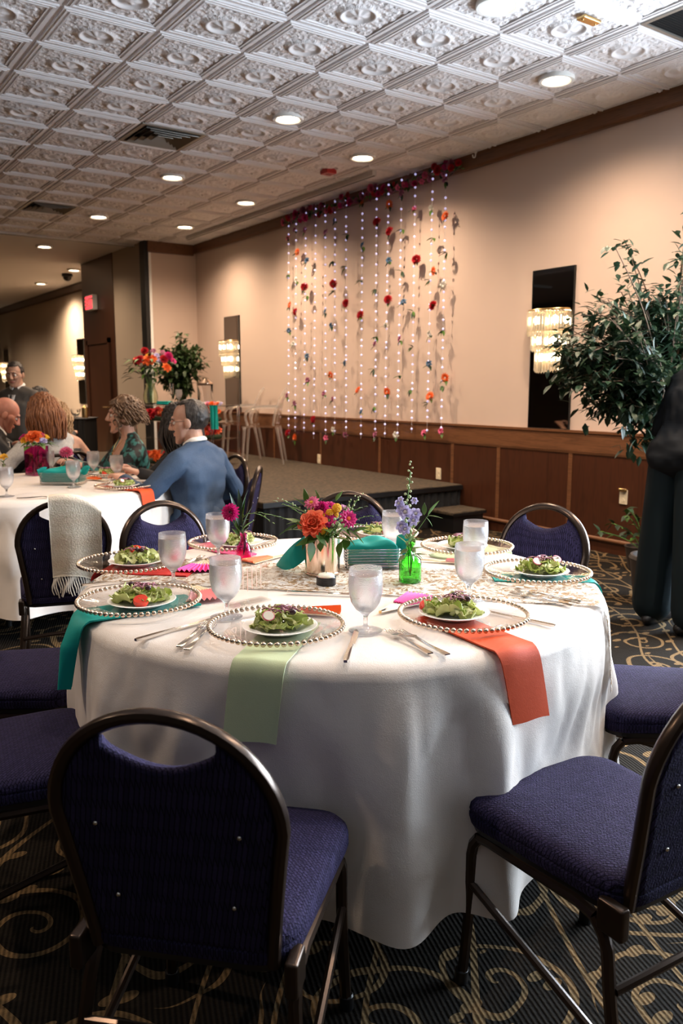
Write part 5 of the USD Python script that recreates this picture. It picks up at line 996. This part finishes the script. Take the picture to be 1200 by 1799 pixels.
for k in range(10): a = rs.uniform(0, 6.3); leaf(t, (rs.uniform(-.1, .1), rs.uniform(-.08, .08), .012), (math.cos(a), math.sin(a), .25), .07, .03)
# ================================================================ FICUS TREES
def ficus(label, c, trunk_top, crown, seed, nbranch, per, L, big=300, mat='leaf_dark', spread=(1, 1), low=None, high=None):
    rng = np.random.default_rng(seed); t = thing('ficus_tree', label, 'plant', (c[0], c[1], c[2]))
    obj('pot', lathe([(0, 0), (.13, 0), (.14, .01), (.17, .26), (.18, .28), (.17, .30), (.155, .30), (.15, .25), (0, .25)], 28), 'pot', t, smooth=40); obj('soil', lathe([(0, .262), (.152, .255)], 20), 'bark', t)
    for k in range(3):
        a = np.linspace(0, 1, 14); ph = k*2*PI/3; obj('trunk', tube(np.stack([.028*np.cos(a*9+ph), .028*np.sin(a*9+ph), .24+a*(trunk_top-.24)], 1), np.linspace(.022, .014, 14), 7), 'bark', t)
    leaves = []
    def add(o, d): leaves.append((o, d, L*rng.uniform(.75, 1.15)))
    for b in range(nbranch):
        if low and b < low[0]: tgt = np.array(low[1])+rng.normal(0, .07, 3)
        elif high and b >= nbranch-high[0]: tgt = np.array(high[1])+rng.normal(0, 1, 3)*[.22, .18, .14]
        else:
            v = rng.normal(0, 1, 3); v /= np.linalg.norm(v); v *= rng.uniform(.45, 1.0)**.5; tgt = np.array([v[0]*crown[3], v[1]*crown[4], v[2]*crown[5]])+np.array(crown[:3])
        s0 = np.array([0, 0, trunk_top*rng.uniform(.62, 1.0)]); mid = s0*.45+tgt*.55+EZ*rng.uniform(.03, .16); pts = spline([s0, mid, tgt], 14); obj('branch', tube(pts, np.linspace(.008, .0025, 14), 5), 'bark', t)
        for k in range(per):
            i = rng.integers(5, 14); o = pts[min(i, 13)]+rng.normal(0, .028, 3); d = rng.normal(0, 1, 3)*[1, 1, .6]+(tgt-s0)/np.linalg.norm(tgt-s0)*.5-EZ*.45; add(o, unit(d))
    leaves.sort(key=lambda l: l[0]@FW[:3]); rest = []
    for k, (o, d, l_) in enumerate(leaves):
        x = unit(np.cross(d, (0.02, .01, 1.0))); z = np.cross(x, d); m = frame(leafmesh(l_, l_*.48, .18, .18, n=4), o, x, d, z)
        if k < big: obj('leaf', m, mat, t, smooth=True)
        else: rest.append(m)
    if rest: key(obj('foliage', cat(rest), mat, t, smooth=False), kind='stuff')
    return t
fc = deep(1180, 600, 4.95); ficus('tall dark green ficus tree beside the crystal sconce at the right', (fc[0], fc[1], 0), 1.5, (-.24, .13, 1.52, .56, .40, .43), 3, 190, 38, .074, low=(16, (-.15, .10, 1.10)), high=(16, (-.12, .08, 2.02)))
fc2 = deep(316, 640, 11.2); ficus('bushy ficus behind the bouquet in the far corner of the stage', (fc2[0], fc2[1], SZ), 1.2, (0, 0, 1.22, .36, .32, .42), 7, 64, 34, .10, 260, 'leaf_mid')
q = at(1118, 1000, 0); t = thing('potted_plant', 'low leafy plant on the floor below the outlet beside the woman', 'plant', (q[0]+.05, q[1], 0)); rp = np.random.default_rng(4)
obj('pot', lathe([(0, 0), (.09, 0), (.12, .16), (.125, .17), (.11, .17), (.1, .15), (0, .14)], 24), 'pot', t)
for k in range(9):
    a = rp.uniform(0, 6.3); e = np.array([.2*math.cos(a), .2*math.sin(a), rp.uniform(.2, .5)]) if k > 2 else np.array([*(-RT[:2]*(.12+.1*k)), .40-.06*k]); pts = spline([(0, 0, .14), e*[.4, .4, .8], e], 10); obj('stem', tube(pts, .004, 5), 'stem', t)
    for j in range(9): d = unit(rp.normal(0, 1, 3)*[1, 1, .5]); leaf(t, pts[min(9, 3+j)], d, .075, .04, 'leaf_dark' if j % 3 else 'leaf_green')
# ================================================================ FLOWER AND CRYSTAL CURTAIN ON THE WALL
XS = W-0.085
tops = [507, 520.5, 537.6, 555, 571.5, 588.6, 608, 637, 662, 683, 706, 730, 761, 784]; bots = [507, 518.5, 534, 551, 572, 588, 608, 634, 659, 676, 698, 723, 750, 775]
F4 = [(130, 480, 'm'), (190, 480, 'm'), (90, 530, 'p'), (145, 610, 'o'), (200, 660, 'b'), (90, 735, 'g'), (140, 775, 'w'), (185, 815, 'r'), (352, 360, 'o'), (365, 425, 'b'), (310, 495, 'm'), (435, 500, 'g'), (350, 655, 'g'), (355, 795, 'r'), (350, 840, 'g'), (525, 310, 'o'), (527, 570, 'b'), (515, 770, 'g'), (610, 435, 'r'), (683, 330, 'o'), (685, 490, 'r'), (680, 660, 'b'), (755, 265, 'm'), (760, 470, 'g'), (830, 360, 'p'), (840, 655, 'r'), (755, 715, 'g'), (930, 355, 'w'), (1010, 190, 'm'), (1010, 400, 'o'), (940, 520, 'g'), (1020, 605, 'g'), (945, 720, 'o'), (925, 765, 'g'), (1000, 800, 'w'), (600, 820, 'g'), (430, 690, 'g')]
F5 = [(100, 120, 'o'), (135, 160, 'r'), (95, 270, 'b'), (120, 350, 'w'), (200, 60, 'g'), (310, 160, 'b'), (345, 240, 'b'), (430, 110, 'r'), (515, 180, 'r'), (605, 300, 'g'), (600, 350, 'm'), (675, 90, 'r'), (665, 240, 'w'), (765, 105, 'b'), (745, 320, 'm'), (820, 150, 'g'), (820, 360, 'g'), (940, 125, 'r'), (920, 290, 'w'), (915, 465, 'b'), (200, 420, 'b'), (425, 460, 'b'), (205, 560, 'm'), (340, 530, 'o'), (590, 490, 'g'), (740, 530, 'g'), (995, 260, 'g'), (1010, 545, 'o'), (990, 585, 'g'), (500, 620, 'o'), (670, 625, 'o'), (920, 655, 'o'), (905, 690, 'g'), (85, 650, 'm'), (130, 695, 'm'), (300, 640, 'm'), (355, 670, 'm'), (590, 710, 'g'), (805, 610, 'g'), (520, 750, 'b'), (355, 850, 'w'), (90, 870, 'r'), (130, 895, 'o'), (600, 880, 'm'), (720, 880, 'w'), (985, 860, 'p'), (425, 880, 'm'), (240, 790, 'r'), (885, 870, 'p'), (310, 900, 'p')]
FL = [(480+x/3.333, 260+y/3.333, c) for x, y, c in F4]+[(480+x/3.333, 500+y/3.333, c) for x, y, c in F5]
kinds = {'o': ('zinnia', 'petal_orange'), 'r': ('dahlia', 'petal_red'), 'm': ('bloom', 'petal_mauve'), 'p': ('bloom', 'petal_pink'), 'w': ('bloom', 'petal_white'), 'b': ('bloom', 'petal_blue'), 'g': (None, None)}
rw = np.random.default_rng(17)
place = ['first', 'second', 'third', 'fourth', 'fifth', 'sixth', 'seventh', 'eighth', 'ninth', 'tenth', 'eleventh', 'twelfth', 'thirteenth', 'last']
xline = lambda k, py: tops[k]+(bots[k]-tops[k])*(py-330)/430
assign = [[] for _ in tops]
for x, y, c in FL: assign[int(np.argmin([abs(xline(k, y)-x) for k in range(14)]))].append((x, y, c))
bead_m = man(m3.Manifold.sphere(1.0, 8)); low_flower = None
for k in range(14):
    ytop = 375-(tops[k]-505)*0.335; a, b = onwall(tops[k], ytop, XS), onwall(bots[k], 762+rw.uniform(-4, 10), XS); b[1] = a[1]+(b[1]-a[1])
    t = thing('hanging_strand', 'hanging strand of glowing crystal beads and flowers, %s' % (place[k]+' from the left' if k < 13 else 'rightmost on the wall'), 'garland', (XS, 0, 0), 0, 'crystal and flower strands on the wall')
    P_ = lambda s: np.array([0, a[1]+(b[1]-a[1])*s, a[2]+(b[2]-a[2])*s]); obj('line', tube([P_(0), P_(.5), P_(1)], .0014, 4), 'clear_line', t); n = int(27+rw.integers(-1, 2))
    for j in range(n):
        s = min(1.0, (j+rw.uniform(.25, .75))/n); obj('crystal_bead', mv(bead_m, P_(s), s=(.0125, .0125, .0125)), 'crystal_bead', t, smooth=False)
    for x, y, c in assign[k]:
        o = onwall(x, y, XS)-[XS, 0, 0]; kd, mt = kinds[c]; dn = unit((-1.0, rw.uniform(-.5, .5), rw.uniform(-.2, .7)))
        if kd: f_ = flower(t, kd, mt, o+dn*.008, dn, 1.6 if c in 'or' else 1.5, 'petal_yellow' if c == 'o' and False else None)
        for q_ in range(2 if kd else 4):
            d = unit((-.4, rw.uniform(-1, 1), rw.uniform(-1, .3))); leaf(t, o+np.array([0, 0, -.012]), d, rw.uniform(.06, .09), .03, 'leaf_dark' if q_ % 2 else 'leaf_green')
ga, gb = onwall(500, 374, W-.09), onwall(810, 271, W-.09); gn = 26
t = thing('flower_garland', 'garland of pink and magenta flowers along the ceiling trim over the strands', 'garland', (0, 0, 0)); gz = 3.375
obj('vine', tube([(W-.085, y, gz+.012*math.sin(y*7)) for y in np.linspace(gb[1], ga[1], 30)], .008, 6), 'stem', t)
for k in range(62):
    y = gb[1]+(ga[1]-gb[1])*(k+.5)/62; kd = ('bloom', 'rose', 'dahlia', 'bloom', 'bloom')[rw.integers(5)]; mt = ('petal_pink', 'petal_magenta', 'petal_mauve', 'petal_magenta', 'petal_mauve', 'petal_red')[rw.integers(6)]
    o = np.array([W-.115+rw.uniform(-.02, .02), y+rw.uniform(-.02, .02), gz+rw.uniform(-.065, .055)]); flower(t, kd, mt, o, unit((-1, rw.uniform(-.6, .4), rw.uniform(-.5, .3))), 1.25 if kd == 'bloom' else 1.1)
for k in range(130):
    y = rw.uniform(gb[1]-.05, ga[1]+.05); leaf(t, (W-.1+rw.uniform(-.01, .02), y, gz+rw.uniform(-.05, .045)), unit((-.5, rw.uniform(-1, 1), rw.uniform(-.9, .6))), rw.uniform(.05, .085), .034, 'leaf_dark' if k % 3 else 'leaf_green')
# ================================================================ DARK BUFFET IN THE FAR ROOM
q = deep(128, 735, 13.4); t = thing('buffet_table', 'black draped buffet table at the back left, before the wooden pier', 'table', (q[0], q[1], 0), -YAW); BH = .84
obj('table_top', rbox(-.5, .32, -.35, .35, BH-.02, BH, .006, 8), 'black_cloth', t); obj('skirt', grid(lambda u, v: np.stack([np.interp(u, [0, .32, .5, .82, 1], [-.44, .29, .29, -.44, -.44]), np.interp(u, [0, .32, .5, .82, 1], [-.34, -.34, .34, .34, -.34])+.008*np.sin(u*170), .01+v*(BH-.03)], -1), 200, 2), 'black_cloth', t)
for k, (x, nm, lab, pr, m_) in enumerate(((-.30, 'water_carafe', 'clear carafe at the left end of the black buffet', [(0, 0), (.045, 0), (.05, .08), (.02, .15), (.022, .19), (.018, .19), (.016, .15), (.045, .08), (0, .006)], 'clear_glass'), (-.12, 'serving_urn', 'dark metal urn on the black buffet', [(0, 0), (.05, 0), (.05, .02), (.02, .04), (.06, .09), (.06, .16), (.02, .19), (.015, .21), (0, .215)], 'dark_metal'), (.05, 'glass_bowl', 'glass bowl on the black buffet', [(0, 0), (.03, 0), (.03, .02), (.07, .07), (.08, .14), (.075, .14), (.064, .07), (0, .03)], 'clear_glass'), (.2, 'candle_lantern', 'brass lantern at the right end of the black buffet', [(0, 0), (.05, 0), (.05, .15), (.03, .18), (.01, .2), (0, .2)], 'brass'))):
    o = q+RT*x; lathe_thing(nm, lab, nm.split('_')[1], (o[0], o[1], BH+.001), pr, m_, 'vessel', 20)
# ================================================================ PEOPLE
MF = m3.Manifold
def sph(p, r, n=16, s=None):
    m = MF.sphere(r, n); m = m.scale(s) if s is not None else m; return m.translate(tuple(map(float, p)))
def hull(*ps): return MF.batch_hull([sph(p, r) for p, r in ps])
def fuse(ms): return MF.batch_boolean(ms, m3.OpType.Add)
def rotm(rx=0, ry=0, rz=0):
    R = trimesh.transformations.euler_matrix(rx, ry, rz, 'sxyz')[:3, :3]; return R
def finish(m, length, it=8):
    t = man(m.refine_to_length(length)); t.merge_vertices(); trimesh.smoothing.filter_taubin(t, 0.5, 0.52, it); return t
def xform(m, R, o): return m.transform(np.hstack([R, np.asarray(o, float).reshape(3, 1)]))
def head_shape(female=False, bald=False):
    """A head about its centre (between the ears), the face toward +y."""
    w = 0.96 if female else 1.0; ms = [sph((0, -.012, .035), .1, 28, (.76*w, .97, .90)), hull(((.045*w, .035, -.005), .036), ((-.045*w, .035, -.005), .036), ((.034*w, .045, -.058), .026), ((-.034*w, .045, -.058), .026), ((.012, .074, -.092), .018), ((-.012, .074, -.092), .018), ((0, .02, -.02), .06)),
        hull(((.030, .078, .034), .014), ((-.030, .078, .034), .014), ((0, .082, .04), .014)), hull(((0, .093, .026), .007), ((0, .113, -.016), .0105), ((.012, .097, -.022), .008), ((-.012, .097, -.022), .008)),
        hull(((.028, .076, -.018), .017), ((.046*w, .055, -.008), .017)), hull(((-.028, .076, -.018), .017), ((-.046*w, .055, -.008), .017)), hull(((.014, .085, -.052), .010), ((-.014, .085, -.052), .010), ((0, .088, -.047), .009)), hull(((0, .083, -.096), .013), ((0, .078, -.09), .016))]
    for s in (-1, 1): ms += [sph((s*.077*w, -.008, -.004), .03, 14, (.30, .62, 1.0)), sph((s*.074*w, .0, -.024), .012, 10, (.5, 1, 1))]
    return fuse(ms).refine_to_length(0.011)
HEADS = {}
def hand_shape(side, curl=0.5, spread=0.06):
    """A hand from the wrist at the origin, fingers along +y, the palm toward -z, the thumb on the side given."""
    ms = [hull(((-.026, .025, 0), .013), ((.026, .025, 0), .013), ((-.033, .082, 0), .011), ((.033, .082, 0), .011), ((0, .0, 0), .022))]
    for k, (x, L) in enumerate(((-.031, .062), (-.0105, .076), (.0105, .082), (.031, .073))):
        x *= side; p = np.array([x, .085, 0.0]); a = 0.0; d0 = x*spread/.03; r = .0095
        for f, c in ((.45, .5), (.31, 1.0), (.24, .8)):
            a += curl*c; q = p+L*f*np.array([d0, math.cos(a), -math.sin(a)]); ms.append(hull((p, r), (q, r*.9))); p, r = q, r*.9
    p = np.array([.024*side, .028, -.006]); q = p+np.array([.034*side, .030, -.012]); e = q+np.array([.012*side, .034, -.012]); ms += [hull((p, .014), (q, .0115)), hull((q, .0115), (e, .009))]
    return fuse(ms)
def elbow(S, H, l1, l2, pole):
    d = H-S; L = min(np.linalg.norm(d), (l1+l2)*.995); d = unit(d); a = (l1*l1-l2*l2+L*L)/(2*L); h = math.sqrt(max(l1*l1-a*a, 0)); pl = np.asarray(pole, float); pl = unit(pl-d*(pl@d)); return S+d*a+pl*h
def person(label, loc, rz, seat=True, hipz=.53, lean=.10, turn=0.0, head_yaw=0.0, head_pitch=0.0, head_roll=0.0, hands=((-.16, .38, .80), (.16, .38, .80)), female=False, skin='skin_fair', top='suit_blue', legs='suit_blue', hair='hair_dark', style='short', size=1.0, bare=False, tie=False, collar=False, curl=.5, legpose=None, neckline=0.0, glasses=False, necklace=False, long_sleeve=True, sidelean=0.0, skirt=False, girth=1.0):
    t = thing('person', label, 'person', (loc[0], loc[1], 0), rz)
    sw, hw = (.155, .088) if female else (.192, .085); cx = .0 if female else .016; R = rotm(-lean, sidelean, turn); P = np.array([0, 0, hipz]); up_ = lambda p: P+R@np.asarray(p, float)*size
    tors = lambda k: [hull((up_((hw, 0, 0)), (.105+k)*girth), (up_((-hw, 0, 0)), (.105+k)*girth), (up_((.055, .02, .15)), (.095+k)*girth), (up_((-.055, .02, .15)), (.095+k)*girth)),
        hull((up_((.055, .02, .15)), (.095+k)*girth), (up_((-.055, .02, .15)), (.095+k)*girth), (up_((.075+cx, .025, .30)), .100+k), (up_((-.075-cx, .025, .30)), .100+k), (up_((.10+cx, -.02, .33)), .085+k), (up_((-.10-cx, -.02, .33)), .085+k)),
        hull((up_((.075, .025, .30)), .100+k), (up_((-.075, .025, .30)), .100+k), (up_((.10, -.02, .33)), .085+k), (up_((-.10, -.02, .33)), .085+k), (up_((sw*.86, -.01, .415)), .058+k), (up_((-sw*.86, -.01, .415)), .058+k), (up_((0, -.005, .455)), .062+k)),
        hull((up_((sw*.86, -.01, .415)), .058+k), (up_((-sw*.86, -.01, .415)), .058+k), (up_((0, -.012, .475)), .055+k))]
    if female: tors_b = lambda k: [sph(up_((s*.065, .085, .29)), .068+k) for s in (-1, 1)]
    else: tors_b = lambda k: []
    nb, hc = up_((0, -.005, .46)), up_((0, .022, .635)); HR = R@rotm(head_pitch, head_roll, head_yaw)
    body = tors(0)+tors_b(0)+[hull((nb, .054 if female else .062), (hc+HR@np.array([0, -.01, -.05]), .050 if female else .058))]
    arms_c, sh_parts = [], []
    for s, H in zip((-1, 1), hands):
        Sx = up_((s*sw, -.01, .41)); H = np.asarray(H, float); l1, l2 = .285*size, .255*size; E_ = elbow(Sx, H, l1, l2, (s*.75, -.5, -.8)); H = E_+unit(H-E_)*l2
        body += [hull((Sx, .054), (E_, .040)), hull((E_, .040), (H, .026))]; arms_c.append((Sx, E_, H)); fd = unit(H-E_); n_ = unit(np.cross(np.cross(fd, (0, 0, 1.0)), fd)) if abs(fd[2]) < .95 else np.array([0, -1.0, 0]); x = np.cross(fd, n_)
        body.append(xform(hand_shape(-s, curl), np.stack([x, fd, n_], 1), H))
    lg = []
    for s in (-1, 1):
        hip = P+np.array([s*hw, 0.0, -.01])
        if seat: kn, an = np.array([s*.12, .44, hipz-.02]), np.array([s*.12, .40, .09])
        else: kn, an = np.array([s*.10, .02, hipz*.53]), np.array([s*.11, -.02, .09])
        toe = an+np.array([s*.03, .15, -.055]); lg.append((hip, kn, an, toe)); body += [hull((hip, .088), (kn, .060)), hull((kn, .060), (kn*.55+an*.45+np.array([0, -.015, 0]), .056), (an, .038)), hull((an, .036), (an+np.array([0, -.04, -.045]), .034), (toe, .028))]
    k_ = ('f' if female else 'm')
    if k_ not in HEADS: HEADS[k_] = head_shape(female).scale((1.08, 1.08, 1.08))
    whole = fuse([fuse(body).refine_to_length(.03), xform(HEADS[k_], HR*size, hc)]); b = man(whole); b.merge_vertices(); trimesh.smoothing.filter_taubin(b, .5, .52, 6)
    obj('body', b, skin, t, smooth=True)
    hp = lambda p: hc+HR@np.asarray(p, float)*size*1.08
    for s in (-1, 1):
        e = obj('eye', ball(hp((s*.031, .0755, .010)), .0115, 2), 'eye_white', t); obj('iris', ball(hp((s*.031, .0835, .010)), .0054, 1), 'iris', e)
        obj('eyebrow', tube([hp((s*.016, .0925, .031)), hp((s*.032, .091, .036)), hp((s*.048, .078, .031))], .0038*size, 6), hair if hair != 'hair_grey' else 'hair_dark', t)
    obj('mouth', cat(tube(spline([hp((-.022, .083, -.052)), hp((-.008, .0955, -.048)), hp((0, .0955, -.050)), hp((.008, .0955, -.048)), hp((.022, .083, -.052))], 12), .0042, 6), tube(spline([hp((-.018, .086, -.057)), hp((0, .096, -.059)), hp((.018, .086, -.057))], 10), .0046, 6)), 'lips', t)
    # hair
    if style:
        seed = int(abs(loc[0]*97+loc[1]*31)) % 1000; rng = np.random.default_rng(seed)
        def cap(w, back, topz, cut_y, cut_z, low, inflate=1.0, noise_amp=.006, fr=38):
            c = trimesh.creation.icosphere(4, 1.0); d = c.vertices.copy(); r = np.array([.081*w, .108*back, .098*topz])*inflate; v = d*r+np.array([0, -.014, .036])
            keep_low = np.where(d[:, 1] > cut_y, cut_z, low); face = (v[:, 2] < keep_low)
            nn = meshkit.fbm(d*fr*.12+seed, 3, seed)[:, None]-.5; v = v+d*nn*noise_amp*2; v[face] = v[face]*np.array([.80, .80, 1.0])+np.array([0, -.003, 0]); v[:, 2] = np.maximum(v[:, 2], low-.01)
            return T(hp(v[0])*0+(hc+(v*size*1.08)@HR.T), c.faces)
        if style == 'short': h = obj('hair', cap(1.0, 1.0, 1.0, .35, .092, -.045), hair, t, smooth=True)
        elif style == 'receding': h = obj('hair', cap(1.0, 1.0, .995, .10, .108, -.045), hair, t, smooth=True)
        elif style in ('curly', 'long', 'wavy'):
            h = obj('hair', cap(1.10, 1.10, 1.10, .30, .075, -.07, 1.0, .014, 60), hair, t, smooth=True); locks = []; n = {'curly': 230, 'long': 210, 'wavy': 230}[style]
            for k in range(n):
                d = rng.normal(0, 1, 3); d[1] -= .55; d[2] = abs(d[2])*.7-.25; d = unit(d)
                if d[1] > .55 and d[2] < .75: continue
                root = np.array([.088, .112, .104])*d+np.array([0, -.016, .038]); q = np.linspace(0, 1, 11)
                if style == 'curly':
                    L = rng.uniform(.04, .085); ph = rng.uniform(0, 6); rad = rng.uniform(.008, .013); pts = root+np.outer(q, (d*[1, 1, .2]*.45-EZ*.95)*L)+rad*np.stack([np.cos(q*9+ph), np.sin(q*9+ph), .6*np.cos(q*7+ph)], 1)
                    rr = .0072*(1-.45*q)
                else:
                    end = np.array([root[0]*1.08, min(root[1]*1.0-.01, .02) if root[1] > 0.02 else root[1]*1.05, -.20 if style == 'long' else -.12])+rng.normal(0, .012, 3); mid = root*[1.22, 1.15, .4]+[0, 0, .0]
                    pts = spline([root, mid, end], 11)+(.004 if style == 'long' else .013)*np.stack([np.sin(q*11+k), np.cos(q*10+k), 0*q], 1); rr = .0095*(1-.55*q)
                locks.append(tube(hc+(pts*size*1.08)@HR.T, rr, 5))
            key(obj('hair_locks', cat(locks), hair, h, smooth=True), kind='stuff')
        elif style == 'fringe': h = obj('hair', cap(1.0, 1.0, .90, -.15, .075, -.045), hair, t, smooth=True)
    # clothes
    if top:
        k = .013 if not female else .008; tp = [m for m in tors(k)+tors_b(k)]
        for Sx, E_, H in arms_c:
            if bare: continue
            w_ = E_+(H-E_)*(.97 if long_sleeve else .3); tp += [hull((Sx, .058+k), (E_, .044+k)), hull((E_, .044+k), (w_, .030+k))]
        if seat: tp += [hull((P+np.array([s*hw, 0, -.01]), .102+k), (P+np.array([s*.10, .14, -.01]), .086+k)) for s in (-1, 1)]
        m = fuse(tp)
        if neckline:                                           # an open neckline in front
            c = xform(sph((0, 0, 0), 1, 20, (neckline*.62, .10, neckline)), R, up_((0, .10, .46))); m = m-c
        if bare: m = m.trim_by_plane(tuple(map(float, -(R@np.array([0, 0, 1.0])))), float(-(R@np.array([0, 0, 1.0]))@up_((0, 0, .36))))
        m = m.refine_to_length(.022); g_ = man(m); g_.merge_vertices(); trimesh.smoothing.filter_taubin(g_, .5, .52, 7)
        w_ = meshkit.fbm(g_.vertices*[9, 9, 14], 3, 3); g_.vertices += (g_.vertex_normals)*((w_-.5)*.028)[:, None]
        cl = obj({'suit_blue': 'jacket', 'suit_black': 'jacket', 'suit_grey': 'jacket'}.get(top, 'blouse'), g_, top, t, smooth=True)
    if legs:
        k = .014; tr_ = []
        for hip, kn, an, toe in lg:
            if skirt: tr_ += [hull((hip, .105), (kn*[1.1, 1, 1], .105), (an*[1.25, 1, 1]+np.array([0, .01, .03]), .112))]
            else: tr_ += [hull((hip, .093+k), (kn, .064+k)), hull((kn, .064+k), (an+np.array([0, 0, .0]), .052+k))]
        tr_.append(hull((P+np.array([hw, .01, .0]), .104), (P+np.array([-hw, .01, .0]), .104)) if skirt else hull((P+np.array([hw, 0, .02]), .110), (P+np.array([-hw, 0, .02]), .110), (P+np.array([0, -.02, .06]), .10))); g_ = finish(fuse(tr_), .03, 6); obj('trousers' if not skirt else 'wide_trousers', g_, legs, t, smooth=True)
    for hip, kn, an, toe in lg: obj('shoe', finish(hull((an+np.array([0, -.05, -.055]), .036), (toe+np.array([0, 0, -.002]), .034), (an+np.array([0, .01, -.02]), .042)), .02, 4), 'black_plastic', t, smooth=True)
    if collar:
        cr = [hc*.30+nb*.70+HR@np.array([.066*math.cos(a), .068*math.sin(a)-.004, .018-.030*max(0, math.sin(a))]) for a in np.linspace(PI*.62, PI*2.38, 26)]; obj('shirt_collar', tube(cr, .0085, 6, flat=1.9), 'shirt_white', t)
        v = [up_((x, y, z)) for x, y, z in ((-.045, .095, .43), (.045, .095, .43), (.0, .150, .20), (0, .128, .36))]; obj('shirt_front', thick(T(v, [[0, 3, 1], [0, 2, 3], [3, 2, 1]]), .012), 'shirt_white', t, smooth=False)
    if tie: obj('necktie', tube([up_((0, .112, .43)), up_((0, .140, .34)), up_((0, .158, .22))], [.012, .018, .024], 6, flat=.5), 'tie_black', t)
    if necklace: nk = obj('necklace', tube(spline([up_((-.055, .055, .475)), up_((-.035, .095, .42)), up_((0, .115, .385)), up_((.035, .095, .42)), up_((.055, .055, .475))], 20), .0022, 6), 'gold', t); obj('pendant', ball(up_((0, .122, .375)), .010, 2, (1, .5, 1.2)), 'gold', nk)
    if glasses:
        gl = obj('spectacles', cat(*[tube([hp((s*.031+.019*math.cos(a), .101-.010*abs(math.cos(a)) if s*math.cos(a) > 0 else .101, .010+.015*math.sin(a))) for a in np.linspace(0, 2*PI, 18, endpoint=False)], .0016, 5, True) for s in (-1, 1)], *[tube([hp((s*.050, .092, .014)), hp((s*.079, .05, .014)), hp((s*.080, -.005, .010))], .0014, 5) for s in (-1, 1)], tube([hp((-.012, .103, .013)), hp((.012, .103, .013))], .0015, 5)), 'spectacle_wire', t)
    return t
def face_to(img_right, away):          # a heading given in picture terms: to the right of the picture and away from us
    d = EX*img_right+EY*away; return math.atan2(-d[0], d[1])
HZ = .50
person('woman with curly brown hair in a teal and black patterned top, seated', TEAL, TEALR-.0, hipz=HZ, lean=.02, head_yaw=face_to(-1, -.15)-TEALR, female=True, top='dress_teal', legs='suit_black', hair='hair_brown', style='curly', neckline=.17, necklace=True, hands=((-.14, .36, .80), (.14, .36, .80)))
person('man in a blue suit seen from behind, seated with glasses and receding hair', SUIT-RT[:2]*.06, .52, hipz=HZ, lean=.10, head_yaw=face_to(-1, .05)-.52, head_pitch=-.06, top='suit_blue', legs='suit_blue', hair='hair_grey', style='receding', collar=True, glasses=True, hands=((-.26, .38, .79), (.30, .24, .62)), girth=1.08, skin='skin_fair')
BR = facing(BLK, T2); person('dark-haired person in black seated between the teal dress and blue suit', BLK, BR, hipz=HZ-.02, lean=.22, head_yaw=face_to(-.5, .85)-BR, top='suit_black', legs='suit_black', hair='hair_dark', style='long', female=True, hands=((-.12, .50, .80), (.14, .46, .80)))
# the group embracing on the far side of the second table
q = deep(-38, 735, 6.45); person('bald man in a dark suit embracing someone at the left edge', (q[0], q[1]), face_to(.9, .35), hipz=.52, lean=.28, head_pitch=-.25, head_yaw=.1, seat=True, top='suit_black', legs='suit_black', hair='hair_dark', style=None, collar=True, tie=True, skin='skin_ruddy', hands=((-.05, .46, .90), (.22, .40, .90)), curl=.35)
q = deep(88, 730, 6.25); person('woman with long reddish hair and a pale grey top, seen from behind', (q[0], q[1]), face_to(-.75, .55), hipz=.52, lean=.12, head_pitch=-.1, female=True, top='knit_grey', legs='suit_black', hair='hair_red', style='long', hands=((-.30, .30, .86), (.1, .42, .86)), girth=1.02)
q = deep(98, 738, 6.95); person('blonde woman with a bare shoulder, seen from behind beside the reddish hair', (q[0], q[1]), face_to(-.35, .95), hipz=.46, lean=.10, female=True, top='suit_black', legs='suit_black', hair='hair_blonde', style='wavy', bare=True, skin='skin_tan', hands=((-.16, .38, .82), (.16, .38, .82)))
q = deep(34, 665, 8.3); person('standing man in a grey suit and black tie behind the embracing group', (q[0], q[1]), face_to(-.35, -.9), seat=False, hipz=.86, lean=.06, size=.95, head_yaw=.35, head_pitch=-.12, top='suit_grey', legs='suit_grey', hair='hair_dark', style='short', collar=True, tie=True, skin='skin_tan', hands=((-.25, .10, .80), (.25, .10, .80)))
q = deep(68, 690, 8.9); person('dark-haired woman far back, right of the standing man', (q[0], q[1]), face_to(.2, .9), hipz=.56, lean=.0, female=True, top='suit_black', legs='suit_black', hair='hair_dark', style='wavy', hands=((-.16, .38, .82), (.16, .38, .82)))
# the woman at the right edge
q = at(1180, 1104, 0); WR = face_to(.85, .45)
person('woman in a dark blouse and wide dark teal trousers standing at the right edge', (q[0], q[1]), WR, seat=False, hipz=.97, lean=.34, female=True, top='blouse_navy', legs='trousers_teal', skirt=True, hair='hair_dark', style='short', hands=((-.10, .30, 1.02), (.10, .30, 1.02)), girth=1.12)
